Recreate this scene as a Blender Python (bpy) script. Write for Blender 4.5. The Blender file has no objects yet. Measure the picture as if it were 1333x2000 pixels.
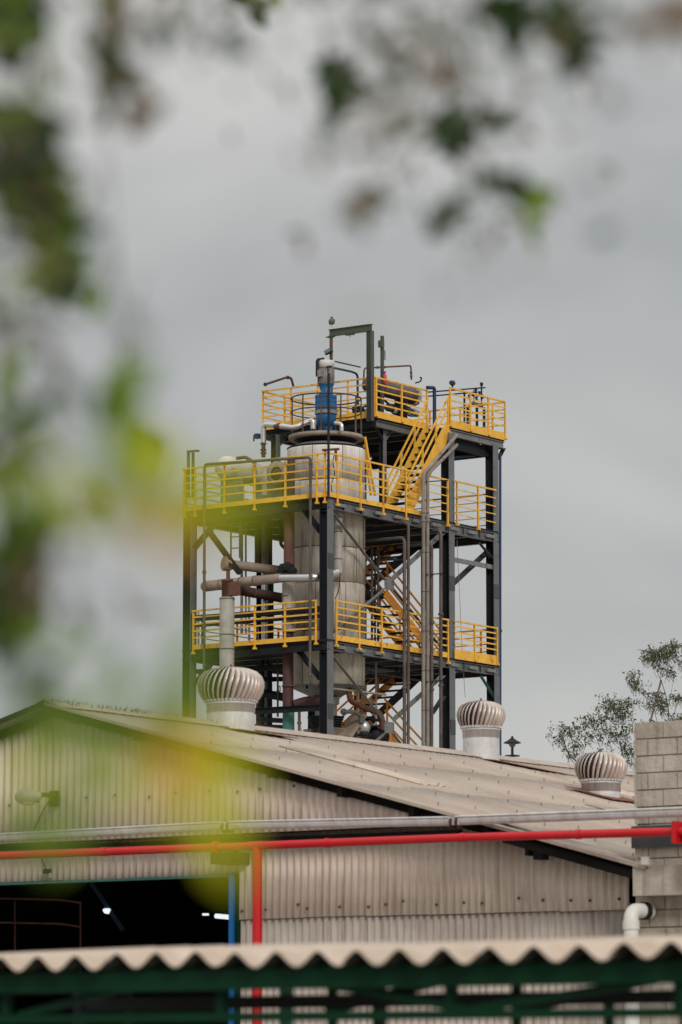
import bpy, math, random
from mathutils import Vector, Matrix
random.seed(7)
S = bpy.context.scene
COL = S.collection
# ------------------------------------------------------------------ camera
# World axes follow the plant: +X runs along the tower's long side, +Y along its short side.
F = 7500.0; TILT = math.radians(8.3); YAW = math.radians(35.4); EYE = 1.6
RIGHT = Vector((math.sin(YAW), -math.cos(YAW), 0)); FWD = Vector((math.cos(YAW), math.sin(YAW), 0))
cam_d = bpy.data.cameras.new('camera'); cam = bpy.data.objects.new('camera', cam_d); COL.objects.link(cam)
cam_d.sensor_fit = 'VERTICAL'; cam_d.sensor_height = 36; cam_d.sensor_width = 24; cam_d.lens = 135
cam_d.clip_start = 0.05; cam_d.clip_end = 6000
look = FWD * math.cos(TILT) + Vector((0, 0, math.sin(TILT)))
cam.location = (0, 0, EYE); cam.rotation_euler = look.to_track_quat('-Z', 'Y').to_euler()
cam_d.dof.use_dof = True; cam_d.dof.focus_distance = 105; cam_d.dof.aperture_fstop = 4.3
S.camera = cam
# ------------------------------------------------------------------ sky, sun, exposure
SUN_EL = math.radians(31)
sun_to = (RIGHT * 0.32 - FWD * 0.95).normalized()
SUN_AZ = math.atan2(sun_to.x, sun_to.y)
w = bpy.data.worlds.new('World'); S.world = w; w.use_nodes = True
nt = w.node_tree; nt.nodes.clear()
def wn(t, **k):
    n = nt.nodes.new(t)
    for a, b in k.items(): setattr(n, a, b)
    return n
out = wn('ShaderNodeOutputWorld'); bg = wn('ShaderNodeBackground'); bg.inputs[1].default_value = 1.0
sky = wn('ShaderNodeTexSky', sky_type='NISHITA'); sky.sun_disc = False; sky.sun_elevation = SUN_EL; sky.sun_rotation = SUN_AZ
tc = wn('ShaderNodeTexCoord'); mp = wn('ShaderNodeMapping'); mp.inputs['Scale'].default_value = (1.0, 1.0, 2.0)
mp.inputs['Location'].default_value = (9.2, 2.2, 5.5)
nz = wn('ShaderNodeTexNoise'); nz.inputs['Scale'].default_value = 5.5; nz.inputs['Detail'].default_value = 3; nz.inputs['Roughness'].default_value = 0.5
nz.inputs['Distortion'].default_value = 0.4
rp = wn('ShaderNodeValToRGB'); rp.color_ramp.elements[0].position = 0.33; rp.color_ramp.elements[1].position = 0.68
rp.color_ramp.elements[0].color = (0.385, 0.40, 0.40, 1); rp.color_ramp.elements[1].color = (0.60, 0.595, 0.575, 1)
sep = wn('ShaderNodeSeparateXYZ')
mr = wn('ShaderNodeMapRange'); mr.inputs[1].default_value = 0.25; mr.inputs[2].default_value = 1; mr.inputs[3].default_value = 1.0; mr.inputs[4].default_value = 2.6
mul = wn('ShaderNodeVectorMath', operation='SCALE')
sc = wn('ShaderNodeVectorMath', operation='SCALE'); sc.inputs['Scale'].default_value = 0.1
bw = wn('ShaderNodeMix', data_type='RGBA'); bw.inputs[0].default_value = 0.05
L = nt.links.new
L(tc.outputs['Generated'], mp.inputs[0]); L(mp.outputs[0], nz.inputs[0]); L(nz.outputs[0], rp.inputs[0])
L(tc.outputs['Generated'], sep.inputs[0]); L(sep.outputs[2], mr.inputs[0])
L(rp.outputs[0], mul.inputs[0]); L(mr.outputs[0], mul.inputs['Scale'])
L(sky.outputs[0], sc.inputs[0]); L(mul.outputs[0], bw.inputs[6]); L(sc.outputs[0], bw.inputs[7])
L(bw.outputs[2], bg.inputs[0]); L(bg.outputs[0], out.inputs[0])
sl = bpy.data.lights.new('sun', 'SUN'); sl.energy = 1.5; sl.angle = math.radians(14); sl.color = (1.0, 0.95, 0.88)
so = bpy.data.objects.new('sun', sl); COL.objects.link(so); so.location = (0, 0, 60)
sd = sun_to * math.cos(SUN_EL) + Vector((0, 0, math.sin(SUN_EL)))
so.rotation_euler = (-sd).to_track_quat('-Z', 'Y').to_euler()
S.view_settings.view_transform = 'Standard'; S.view_settings.look = 'None'; S.view_settings.exposure = 0.0; S.view_settings.gamma = 1
S.view_settings.use_curve_mapping = False
S.render.resolution_x = 682; S.render.resolution_y = 1024
# ------------------------------------------------------------------ helpers
def at(px, py, x=None, y=None, z=None, d=None):
    """survey: the point of the place seen at photo pixel (px,py) that lies on a plane of the building"""
    a = px - 666.5; b = 1000 - py
    D = RIGHT * a + FWD * (F * math.cos(TILT) - b * math.sin(TILT)) + Vector((0, 0, F * math.sin(TILT) + b * math.cos(TILT)))
    if x is not None: t = x / D.x
    elif y is not None: t = y / D.y
    elif z is not None: t = (z - EYE) / D.z
    else: t = d / (D.dot(FWD))
    return D * t + Vector((0, 0, EYE))
def V(*a): return Vector(a)
class MB:
    def __init__(s): s.v = []; s.f = []; s.sm = []
    def add(s, vs, fs, smooth=False):
        o = len(s.v); s.v += [Vector(q) for q in vs]; s.f += [[i + o for i in f] for f in fs]; s.sm += [smooth] * len(fs)
    def box(s, x0, x1, y0, y1, z0, z1):
        s.add([(x0,y0,z0),(x1,y0,z0),(x1,y1,z0),(x0,y1,z0),(x0,y0,z1),(x1,y0,z1),(x1,y1,z1),(x0,y1,z1)],
              [(3,2,1,0),(4,5,6,7),(0,1,5,4),(1,2,6,5),(2,3,7,6),(3,0,4,7)])
        return s
    def cbox(s, c, sx, sy, sz): return s.box(c[0]-sx/2, c[0]+sx/2, c[1]-sy/2, c[1]+sy/2, c[2]-sz/2, c[2]+sz/2)
    def frame(s, p, q, up=None):
        d = (q - p).normalized()
        if up is None: up = Vector((0, 0, 1)) if abs(d.z) < 0.9 else Vector((1, 0, 0))
        a = d.cross(up).normalized(); b = a.cross(d).normalized()
        return d, a, b
    def beam(s, p, q, w, h, up=None, ow=0, oh=0):
        p = Vector(p); q = Vector(q); d, a, b = s.frame(p, q, up)
        vs = []
        for e in (p, q):
            for (i, j) in ((-1,-1),(1,-1),(1,1),(-1,1)): vs.append(e + a*(i*w/2+ow) + b*(j*h/2+oh))
        s.add(vs, [(0,1,2,3),(7,6,5,4),(0,4,5,1),(1,5,6,2),(2,6,7,3),(3,7,4,0)])
        return s
    def hbeam(s, p, q, w, h, t=0.018, up=None):          # flanges at top and bottom of 'up', web between
        s.beam(p, q, w, t, up, oh=h/2-t/2); s.beam(p, q, w, t, up, oh=-h/2+t/2); s.beam(p, q, t, h-2*t-0.001, up)
        return s
    def tube(s, pts, r, n=12, cap=True):
        pts = [Vector(p) for p in pts]; m = len(pts); rr = r if isinstance(r, (list, tuple)) else [r]*m
        d0 = (pts[1]-pts[0]).normalized(); ref = Vector((0,0,1)) if abs(d0.z) < .9 else Vector((1,0,0))
        a = d0.cross(ref).normalized(); rings = []
        for i in range(m):
            if i == 0: t = d0
            elif i == m-1: t = (pts[i]-pts[i-1]).normalized()
            else: t = ((pts[i]-pts[i-1]).normalized() + (pts[i+1]-pts[i]).normalized()).normalized()
            a = (a - t*a.dot(t)).normalized(); b = t.cross(a)
            rings.append([pts[i] + (a*math.cos(2*math.pi*k/n) + b*math.sin(2*math.pi*k/n))*rr[i] for k in range(n)])
        vs = [p for R_ in rings for p in R_]; fs = []
        for i in range(m-1):
            for k in range(n):
                k2 = (k+1) % n; fs.append((i*n+k, i*n+k2, (i+1)*n+k2, (i+1)*n+k))
        s.add(vs, fs, n > 6)
        if cap: s.add(rings[0], [tuple(range(n-1,-1,-1))]); s.add(rings[-1], [tuple(range(n))])
        return s
    def lathe(s, prof, c, axis='z', n=32, smooth=True, a0=0, a1=2*math.pi):
        c = Vector(c); vs = []; full = abs(a1-a0-2*math.pi) < 1e-6; m = n if full else n+1
        for (r, h) in prof:
            for k in range(m):
                t = a0+(a1-a0)*k/n; u, v = r*math.cos(t), r*math.sin(t)
                vs.append(c + (Vector((u, v, h)) if axis == 'z' else Vector((h, u, v)) if axis == 'x' else Vector((v, h, u))))
        fs = []
        for i in range(len(prof)-1):
            for k in range(n):
                k2 = (k+1) % m; fs.append((i*m+k, i*m+k2, (i+1)*m+k2, (i+1)*m+k))
        s.add(vs, fs, smooth); return s
    def build(s, name, mat, parent=None, label=None, cat=None, group=None, kind=None):
        me = bpy.data.meshes.new(name)
        if parent is not None: org = parent.matrix_world.translation if parent.parent is None else parent.parent.matrix_world.translation
        else:
            xs = [p.x for p in s.v]; ys = [p.y for p in s.v]; zs = [p.z for p in s.v]
            org = Vector(((min(xs)+max(xs))/2, (min(ys)+max(ys))/2, min(zs)))
        if parent is not None:
            root = parent if parent.parent is None else parent.parent
            org = Vector(root.location)
        me.from_pydata([p - org for p in s.v], [], s.f)
        me.polygons.foreach_set('use_smooth', s.sm); me.materials.append(mat); me.update()
        o = bpy.data.objects.new(name, me); COL.objects.link(o)
        if parent is not None: o.parent = parent
        else: o.location = org
        return tag(o, label, cat, group, kind)
def tag(o, label=None, cat=None, group=None, kind=None):
    for k, v_ in (('label', label), ('category', cat), ('group', group), ('kind', kind)):
        if v_: o[k] = v_
    return o
def thing(name, label, cat, loc, group=None):
    o = bpy.data.objects.new(name, None); COL.objects.link(o); o.location = loc; o.empty_display_size = .2
    return tag(o, label, cat, group)
def bend(pts, r, n=5):                                      # round the corners of a polyline
    pts = [Vector(p) for p in pts]; o = [pts[0]]
    for i in range(1, len(pts)-1):
        a = pts[i-1]-pts[i]; b = pts[i+1]-pts[i]; k = min(r, a.length*.45, b.length*.45)
        A = pts[i]+a.normalized()*k; B = pts[i]+b.normalized()*k
        for j in range(n+1):
            t = j/n; o.append(A*(1-t)**2 + pts[i]*2*t*(1-t) + B*t*t)
    return o + [pts[-1]]
# ------------------------------------------------------------------ materials
def mat(name, c, rough=.7, metal=0, c2=None, amt=.5, scale=3.0, stretch=(1,1,1), bump=.0, bscale=40, rust=0, rustcol=(.16,.05,.02), spec=.3, rnd=0, streak=0, streakcol=(.09,.055,.035), smap=(3.5,3.5,.35)):
    m = bpy.data.materials.new(name); m.use_nodes = True; t = m.node_tree; b = t.nodes['Principled BSDF']
    b.inputs['Roughness'].default_value = rough; b.inputs['Metallic'].default_value = metal; b.inputs['Specular IOR Level'].default_value = spec
    lk = t.links.new; N = t.nodes.new
    tcn = N('ShaderNodeTexCoord'); g = N('ShaderNodeNewGeometry')
    mpn = N('ShaderNodeMapping'); mpn.inputs['Scale'].default_value = stretch; lk(g.outputs['Position'], mpn.inputs[0])
    def noise(sc, det=5, src=None, ro=.6):
        n = N('ShaderNodeTexNoise'); n.inputs['Scale'].default_value = sc; n.inputs['Detail'].default_value = det; n.inputs['Roughness'].default_value = ro
        lk((src or mpn).outputs[0], n.inputs[0]); return n
    def ramp(n, a, bb):
        r = N('ShaderNodeMapRange'); r.inputs[1].default_value = a; r.inputs[2].default_value = bb; lk(n.outputs[0], r.inputs[0]); return r
    def mix(fac, A, B):
        x = N('ShaderNodeMix'); x.data_type = 'RGBA'
        if isinstance(fac, float): x.inputs[0].default_value = fac
        else: lk(fac, x.inputs[0])
        for i, q in ((6, A), (7, B)):
            if isinstance(q, tuple): x.inputs[i].default_value = (*q, 1)
            else: lk(q, x.inputs[i])
        return x.outputs[2]
    c2 = c2 or tuple(q*.72 for q in c)
    r1 = ramp(noise(scale), .35, .68); mm = N('ShaderNodeMath'); mm.operation = 'MULTIPLY'; mm.inputs[1].default_value = amt; lk(r1.outputs[0], mm.inputs[0])
    col = mix(mm.outputs[0], c, c2)
    if rnd:
        oi = N('ShaderNodeObjectInfo'); m2 = N('ShaderNodeMath'); m2.operation = 'MULTIPLY'; m2.inputs[1].default_value = rnd; lk(oi.outputs['Random'], m2.inputs[0])
        col = mix(m2.outputs[0], col, tuple(q*.55 for q in c))
    if streak:
        m3 = N('ShaderNodeMapping'); m3.inputs['Scale'].default_value = smap; lk(g.outputs['Position'], m3.inputs[0])
        s3 = ramp(noise(1.6, 4, m3, .7), .5, .72); m4 = N('ShaderNodeMath'); m4.operation = 'MULTIPLY'; m4.inputs[1].default_value = streak; lk(s3.outputs[0], m4.inputs[0])
        col = mix(m4.outputs[0], col, streakcol)
    if rust:
        m5 = N('ShaderNodeMapping'); m5.inputs['Scale'].default_value = (1,1,.6); m5.inputs['Location'].default_value = (3,7,1); lk(g.outputs['Position'], m5.inputs[0])
        s5 = ramp(noise(5, 8, m5, .75), .62-.15*rust, .72-.1*rust); col = mix(s5.outputs[0], col, rustcol)
        rr = N('ShaderNodeMapRange'); rr.inputs[3].default_value = rough; rr.inputs[4].default_value = .9; lk(s5.outputs[0], rr.inputs[0]); lk(rr.outputs[0], b.inputs['Roughness'])
    lk(col, b.inputs['Base Color'])
    if bump:
        bn = N('ShaderNodeBump'); bn.inputs['Strength'].default_value = bump; bn.inputs['Distance'].default_value = .02
        lk(noise(bscale, 4).outputs[0], bn.inputs['Height']); lk(bn.outputs[0], b.inputs['Normal'])
    return m
M = {}
M['yellow'] = mat('yellow_paint', (.84,.48,.065), .5, c2=(.66,.33,.045), scale=3, amt=.8, rust=.42, rustcol=(.25,.1,.03))
M['orange'] = mat('orange_steel', (.80,.30,.03), .5, c2=(.62,.2,.02), scale=2, rust=.2)  # deeper orange than the yellow, mostly for inner stairs and back railings
M['steel'] = mat('dark_grey_steel', (.045,.048,.055), .4, c2=(.085,.085,.087), scale=1.5, rust=.35, rustcol=(.10,.055,.04), spec=.5)
M['litsteel'] = mat('lit_side_grey_steel', (.135,.14,.15), .42, c2=(.085,.085,.09), scale=2.2, rust=.35, rustcol=(.09,.06,.05), spec=.5)  # lighter steel copy: sunlight on the long-face side put into the colour
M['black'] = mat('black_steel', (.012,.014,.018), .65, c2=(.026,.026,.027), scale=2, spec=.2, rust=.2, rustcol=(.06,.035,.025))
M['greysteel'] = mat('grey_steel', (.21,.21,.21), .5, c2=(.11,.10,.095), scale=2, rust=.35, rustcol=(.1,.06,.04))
M['rust'] = mat('rusty_pipe', (.16,.075,.05), .8, c2=(.09,.04,.03), scale=4, amt=.8, stretch=(1,1,.4))
M['redbrown'] = mat('maroon_pipe', (.09,.04,.035), .6, c2=(.05,.025,.022), scale=3, amt=.8)
M['brownpipe'] = mat('brown_pipe', (.13,.105,.09), .65, c2=(.06,.045,.04), scale=6, amt=.9, stretch=(1,1,.5))
M['lagging'] = mat('grey_lagging', (.44,.42,.40), .5, c2=(.29,.25,.22), scale=2.5, amt=.8, streak=.5, streakcol=(.16,.11,.08))
M['duct'] = mat('dull_duct', (.27,.24,.215), .55, c2=(.17,.14,.12), scale=3, amt=.8, streak=.5, streakcol=(.10,.07,.05))
M['tanlag'] = mat('tan_lagging', (.34,.27,.22), .6, c2=(.2,.14,.1), scale=3, amt=.8)
M['alu'] = mat('aluminium_lagging', (.62,.62,.62), .28, metal=.85, c2=(.5,.49,.47), scale=3)
M['vessel'] = mat('vessel_cladding', (.62,.58,.51), .65, c2=(.42,.36,.29), scale=1.1, amt=.9, streak=.95, streakcol=(.15,.08,.05), bump=.15, bscale=6, rnd=.08)
M['vesseltop'] = mat('white_cladding', (.84,.82,.78), .55, c2=(.68,.64,.58), scale=1.4, amt=.8, streak=.55, streakcol=(.30,.21,.15), rnd=.1)
M['blue'] = mat('blue_enamel', (.02,.13,.30), .4, c2=(.012,.06,.15), scale=4, rust=.15, rustcol=(.04,.04,.05))
M['darkblue'] = mat('dark_blue_enamel', (.015,.045,.10), .5)
M['motor'] = mat('grey_motor', (.30,.28,.27), .5, c2=(.16,.12,.11), scale=6, amt=.9)
M['whitepaint'] = mat('white_paint', (.62,.60,.57), .5, c2=(.45,.43,.4), scale=3)
M['pvc'] = mat('white_pvc', (.72,.70,.66), .4, c2=(.58,.55,.5), scale=3)
M['red'] = mat('red_paint', (.56,.006,.012), .36, c2=(.42,.005,.01), scale=2, spec=.45)
M['rubber'] = mat('black_rubber', (.015,.015,.017), .75)
M['wall'] = mat('weathered_wall_sheet', (.82,.70,.62), .75, c2=(.68,.56,.48), scale=1.3, amt=.8, streak=.6, streakcol=(.36,.25,.19), rnd=.10, smap=(9,9,.45), bump=.08)
M['wall2'] = mat('dirty_lower_sheet', (.56,.49,.44), .8, c2=(.42,.35,.30), scale=1.6, amt=.8, streak=.7, streakcol=(.22,.15,.11), rnd=.12, smap=(9,9,.5))
M['blacktimber'] = mat('black_timber', (.014,.012,.011), .95, spec=.08)  # near-black matt colour for the rafters along the gable edge
M['roofsheet'] = mat('fibre_cement_roof', (.46,.38,.32), .85, c2=(.38,.30,.245), scale=.9, amt=.9, rnd=.10, streak=.35, streakcol=(.25,.17,.13), stretch=(1,.4,1))
M['canopy'] = mat('canopy_sheet', (.62,.515,.425), .85, c2=(.46,.36,.28), scale=5, amt=.9, rnd=.15, rust=.12, rustcol=(.26,.20,.12), spec=.15)
M['archshade'] = mat('shaded_underside', (.035,.035,.028), .95, spec=.05)  # shade under the canopy arches, put into the colour
M['galv'] = mat('galvanised_steel', (.68,.69,.70), .5, metal=.1, c2=(.52,.51,.50), scale=5, amt=.8, rust=.15, rustcol=(.28,.15,.09), streak=.45, streakcol=(.34,.24,.17), smap=(7,7,.8))
M['vane'] = mat('vent_vane', (.68,.62,.57), .4, metal=.35, c2=(.42,.27,.21), scale=5, amt=.8, stretch=(1,1,.7), rnd=.35)
M['vanedark'] = mat('vent_core', (.05,.03,.025), .9)
M['rustsheet'] = mat('rusty_flashing', (.24,.10,.07), .85, c2=(.13,.05,.035), scale=5)
M['block'] = mat('limewashed_block', (.52,.46,.395), .9, c2=(.36,.305,.25), scale=3.5, amt=.95, bump=.7, bscale=16, rnd=.12, streak=.6, streakcol=(.16,.13,.10))
M['mortar'] = mat('mortar', (.34,.295,.245), .95)
M['green'] = mat('green_paint', (.0015,.034,.014), .6, c2=(.001,.018,.008), spec=.15, scale=3)
M['greypipe'] = mat('grey_green_pipe', (.12,.13,.12), .6, c2=(.06,.07,.06), scale=6)
M['teal'] = mat('teal_primer', (.06,.20,.17), .6, c2=(.04,.09,.08), scale=8)
M['bluepaint'] = mat('blue_post_paint', (.01,.16,.45), .5)
M['soil'] = mat('ground', (.30,.27,.23), .95, c2=(.2,.18,.15), scale=.4)
M['dark'] = mat('dark_interior', (.010,.010,.010), .9)  # darkness of the shed interior is put into this colour
M['barkm'] = mat('bark', (.10,.075,.055), .9, c2=(.05,.04,.03), scale=12)
M['bird'] = mat('bird_plumage', (.12,.13,.11), .8, c2=(.05,.055,.05), scale=20)
M['straw'] = mat('dry_weed', (.10,.085,.04), .9)
def leafmat(name, c, tr, tcol, rough=.45):
    m = bpy.data.materials.new(name); m.use_nodes = True; t = m.node_tree; b = t.nodes['Principled BSDF']; o = t.nodes['Material Output']
    b.inputs['Roughness'].default_value = rough; b.inputs['Specular IOR Level'].default_value = .25
    oi = t.nodes.new('ShaderNodeObjectInfo'); mx = t.nodes.new('ShaderNodeMix'); mx.data_type = 'RGBA'
    mx.inputs[6].default_value = (*c, 1); mx.inputs[7].default_value = (c[0]*.5, c[1]*.62, c[2]*.6, 1); t.links.new(oi.outputs['Random'], mx.inputs[0])
    t.links.new(mx.outputs[2], b.inputs['Base Color'])
    tl = t.nodes.new('ShaderNodeBsdfTranslucent'); tl.inputs[0].default_value = (*tcol, 1)
    ms = t.nodes.new('ShaderNodeMixShader'); ms.inputs[0].default_value = tr
    t.links.new(b.outputs[0], ms.inputs[1]); t.links.new(tl.outputs[0], ms.inputs[2]); t.links.new(ms.outputs[0], o.inputs[0]); return m
M['leafd'] = leafmat('leaf_dark', (.025,.05,.010), .25, (.03,.07,.010))
M['leafm'] = leafmat('leaf_mid', (.17,.25,.025), .45, (.28,.42,.02))
M['leafy'] = leafmat('leaf_yellow_green', (.56,.56,.012), .45, (.70,.70,.012))
M['leafo'] = leafmat('leaf_orange', (.72,.36,.01), .45, (.9,.45,.01))
M['leafr'] = leafmat('leaf_reddish', (.16,.11,.06), .4, (.24,.15,.07))
M['leaft'] = leafmat('leaf_far', (.06,.08,.03), .2, (.07,.1,.02))
M['leaft2'] = leafmat('leaf_far_ochre', (.17,.14,.04), .2, (.16,.14,.03))
def emit(name, c, s):
    m = bpy.data.materials.new(name); m.use_nodes = True; b = m.node_tree.nodes['Principled BSDF']
    b.inputs['Base Color'].default_value = (*c, 1); b.inputs['Emission Color'].default_value = (*c, 1); b.inputs['Emission Strength'].default_value = s; return m
M['lit'] = emit('lit_tube', (.85,.93,1), .95)
# ------------------------------------------------------------------ ground
MB().box(-900, 1500, -1200, 1200, -.5, 0).build('ground', M['soil'], kind='structure')

# ================================================================== STEEL TOWER
N0 = at(638, 1200, d=105); x0, y0 = N0.x, N0.y
CW = .28
xM = at(876, 1200, y=y0).x; xR = at(963, 1200, y=y0).x; yL = at(371, 1200, x=x0).y; xB = at(514, 1200, y=yL).x
ox, oy = x0-.2, y0-.2                                        # outer face of the decks
zM = at(640, 968, x=ox, y=oy); zM = at(640, 968, x=ox).z      # middle deck
zMt = at(640, 883, x=ox).z
zL = at(657, 1249, y=oy).z; zLt = at(657, 1172, y=oy).z       # lower deck
yT0 = y0-.1; xO = at(879, 833, y=yT0).x; zT = at(883, 833.5, y=yT0).z
yT1 = at(835, 833, x=xO).y; xA = at(733, 818, y=yT1).x; xE = at(988, 860, y=yT0).x; yBk = at(512, 830, x=xA).y
zTt = at(879, 756, y=yT0).z
print('tower', x0, y0, 'xM', xM-x0, 'xR', xR-x0, 'yL', yL-y0, 'xB', xB-x0, 'zM', zM, zMt, 'zL', zL, zLt, 'zT', zT, zTt, 'yT1', yT1-y0, 'xA', xA-x0, 'xE', xE-x0, 'yBk', yBk-y0)
tower = thing('steel_tower', 'tall dark steel frame tower carrying three railed decks behind the shed', 'tower', (x0, y0, 0))
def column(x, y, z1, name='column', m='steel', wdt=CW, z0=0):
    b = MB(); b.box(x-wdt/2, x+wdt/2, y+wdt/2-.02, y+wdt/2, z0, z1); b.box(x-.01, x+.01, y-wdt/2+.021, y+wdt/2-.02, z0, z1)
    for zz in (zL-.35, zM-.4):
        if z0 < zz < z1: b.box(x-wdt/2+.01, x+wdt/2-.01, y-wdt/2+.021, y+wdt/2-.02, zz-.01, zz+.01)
    b.build(name, M['black'], tower)  # rest of the column near-black: its shade is put into the colour
    return MB().box(x-wdt/2, x+wdt/2, y-wdt/2, y-wdt/2+.02, z0, z1).build('column_flange', M['litsteel'], tower)  # lighter grey paints the sunlit face of the column
yBk2 = yL
column(x0, y0, zM-.02); column(x0, yL, zM-.02); column(xM, y0, zT-.2); column(xR, y0, zT-.2)
column(xB, yL, zM-.02); column(xM, yL, zT-.2); column(xR, yL, zT-.2); column(xR, (y0+yL)/2, zM-.1, wdt=.2)
column(at(748, 860, y=yT1+.3).x, yT1+.3, zT-.2, z0=zM, wdt=.16)
column(at(539, 860, y=yBk-.5).x, yBk-.5, zT-.2, z0=zM, wdt=.2)
for (cx_, cy_) in ((x0, y0), (xM, y0), (xR, y0)):
    for zz in (zL-2.2, zM-2.0):
        MB().box(cx_-CW/2+.01, cx_+CW/2-.01, cy_-CW/2-.014, cy_-CW/2-.001, zz, zz+.42).build('splice_plate', M['steel'], tower)
def hb(p, q, w=.14, h=.26, m='steel', name='beam', up=None): return MB().hbeam(Vector(p), Vector(q), w, h, .018, up).build(name, M[m], tower)
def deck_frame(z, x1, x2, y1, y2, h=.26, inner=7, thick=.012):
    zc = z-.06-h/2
    hb((x1+.06,y1,zc),(x1+.06,y2,zc),.13,h,'black'); hb((x2,y1,zc),(x2,y2,zc),.13,h)  # left-face beam near-black, shade put into the colour
    hb((x1+.14,y1+.06,zc),(x2-.08,y1+.06,zc),.13,h,'litsteel'); hb((x1+.14,y2,zc),(x2-.08,y2,zc),.13,h)  # long-face beam in the lighter grey that paints sunlight
    for i in range(1, inner):
        xx = x1+(x2-x1)*i/inner; hb((xx,y1+.14,zc),(xx,y2-.08,zc),.1,h*.7)
def plate(x1, x2, y1, y2, z, m='black', name='deck_plate'): MB().box(x1, x2, y1, y2, z-.05, z-.005).build(name, M[m], tower)
vx_y = y0+1.40; vx_x = at(637, 1000, y=vx_y).x; vx_r = 1.10
# middle deck, open round the vessel
for z in (zM, zL):
    xe = xR+.1; ye = yL+.15
    deck_frame(z, ox+.06, xe, oy+.06, ye, .27 if z == zM else .24)
    r = vx_r+.06
    plate(ox+.05, vx_x-r, oy+.05, ye, z); plate(vx_x-r, vx_x+r, oy+.05, vx_y-r, z); plate(vx_x-r, vx_x+r, vx_y+r, ye, z)
    if z == zM: plate(vx_x+r, xe, oy+.05, ye, z)
    else: plate(vx_x+r, xe, oy+.05, y0+1.5, z); plate(xM+.3, xe, y0+1.5, ye, z); plate(vx_x+r, xM-.5, y0+3.4, ye, z)
# stiffener ribs on the deck beams, seen on the long face
for z in (zM, zL):
    for i in range(1, 10):
        xx = ox + (xR-ox)*i/10
        MB().box(xx-.012, xx+.012, oy+.055, oy+.12, z-.31, z-.08).build('stiffener', M['steel'], tower)
# cross joist ends that show under the lower flange
for z in (zM, zL):
    for i in range(9):
        xx = ox+.7+(xR-ox-1.0)*i/8; MB().box(xx-.28, xx+.14, oy+.0, oy+.056, z-.24, z-.15).build('cleat', M['greysteel'], tower)
# upper deck
deck_frame(zT-.01, xA+.05, xE-.05, yT1+.05, yBk, .2, 6)
hb((xO+.05,yT0+.06,zT-.17),(xE-.05,yT0+.06,zT-.17),.12,.2,'greysteel'); hb((xO+.06,yT0+.1,zT-.17),(xO+.06,yT1,zT-.17),.12,.2); hb((xE-.06,yT0+.1,zT-.17),(xE-.06,yT1,zT-.17),.12,.2)
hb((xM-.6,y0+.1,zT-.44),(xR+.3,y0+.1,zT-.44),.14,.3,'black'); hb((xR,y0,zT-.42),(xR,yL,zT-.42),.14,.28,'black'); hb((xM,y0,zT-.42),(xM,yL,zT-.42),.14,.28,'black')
plate(xA+.03, xE-.03, yT1+.03, yBk, zT); plate(xO+.03, xE-.03, yT0+.03, yT1+.03, zT)
# face bracing
def brace(p, q, w=.1, h=.1, m='greysteel', name='brace'):
    b = MB(); p = Vector(p); q = Vector(q); b.beam(p, q, w*.15, h, V(0,1,0) if abs((q-p).y) < .01 else V(1,0,0)); 
    b.beam(p, q, w, .012, V(0,1,0) if abs((q-p).y) < .01 else V(1,0,0), ow=w/2, oh=h/2); return b.build(name, M[m], tower)
def fy(px, py, yy=None): return at(px, py, y=(y0-.05 if yy is None else yy))
def fx(px, py, xx=None): return at(px, py, x=(x0-.05 if xx is None else xx))
for (a, b) in (((652,1004),(752,1133)),((768,1133),(868,1041)),((752,1149),(654,1232)),((768,1150),(868,1272)),
               ((652,1284),(752,1410)),((770,1408),(868,1320)),((752,1432),(654,1515)),((768,1433),(868,1560))):
    brace(fy(*a), fy(*b), .09, .1)
for (cx, cy) in ((760,1141),(760,1421)):
    c = fy(cx, cy); MB().box(c.x-.22, c.x+.22, c.y-.03, c.y+.0, c.z-.16, c.z+.16).build('gusset_plate', M['greysteel'], tower)
    b = MB()
    for i in (-.16, .16):
        for j in (-.1, 0, .1): b.cbox((c.x+i, c.y-.035, c.z+j), .025, .02, .025)
    b.build('bolt', M['steel'], tower, kind='stuff')
p1 = fy(886,1093); p2 = fy(962,1108); MB().beam(p1, V(xR, p1.y, p1.z), .06, .13).build('brace', M['greysteel'], tower)
brace(fy(886,1143, y0+.15), fy(957,1077, y0+.15), .1, .13, 'steel')
for (a, b, pl) in (((938,1062),(966,1096),'y'),((940,1321),(967,1364),'y'),((887,1316),(899,1300),'y'),((846,1395),(869,1360),'y')):
    brace(fy(*a), fy(*b), .08, .1, 'teal' if b[1] > 1290 and b[1] < 1370 and a[0] > 880 else 'steel', 'knee_brace')
# left-face knee braces
for (a, b, m) in (((586,990),(625,1042),'black'),((425,1012),(378,1068),'steel'),((580,1272),(624,1328),'black'),((422,1276),(380,1335),'steel'),((406,1040),(466,1122),'black')):
    brace(fx(*a), fx(*b), .12, .13, m, 'knee_brace')
hb(fx(498,1389,x0), fx(624,1382,x0), .14, .17, 'black')
hb(at(748,845,y=yT1+.3)+V(0,0,-.0), at(775,840,y=yT1+.3), .1, .12, 'greysteel')
brace(at(735,835,y=yT1+.25), at(748,860,y=yT1+.25), .06, .08, 'steel', 'knee_brace'); brace(at(768,838,y=yT1+.25), at(753,860,y=yT1+.25), .06, .08, 'greysteel', 'knee_brace')
brace(at(520,845,x=xA+.1), at(536,868,x=xA+.1), .06, .08, 'steel', 'knee_brace'); brace(at(562,845,x=xA+.1), at(545,868,x=xA+.1), .06, .08, 'steel', 'knee_brace')
brace(at(952,872,y=y0), at(962,890,y=y0), .12, .16, 'black', 'knee_brace'); brace(at(984,876,y=y0), at(976,892,y=y0), .12, .16, 'black', 'knee_brace')
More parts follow.
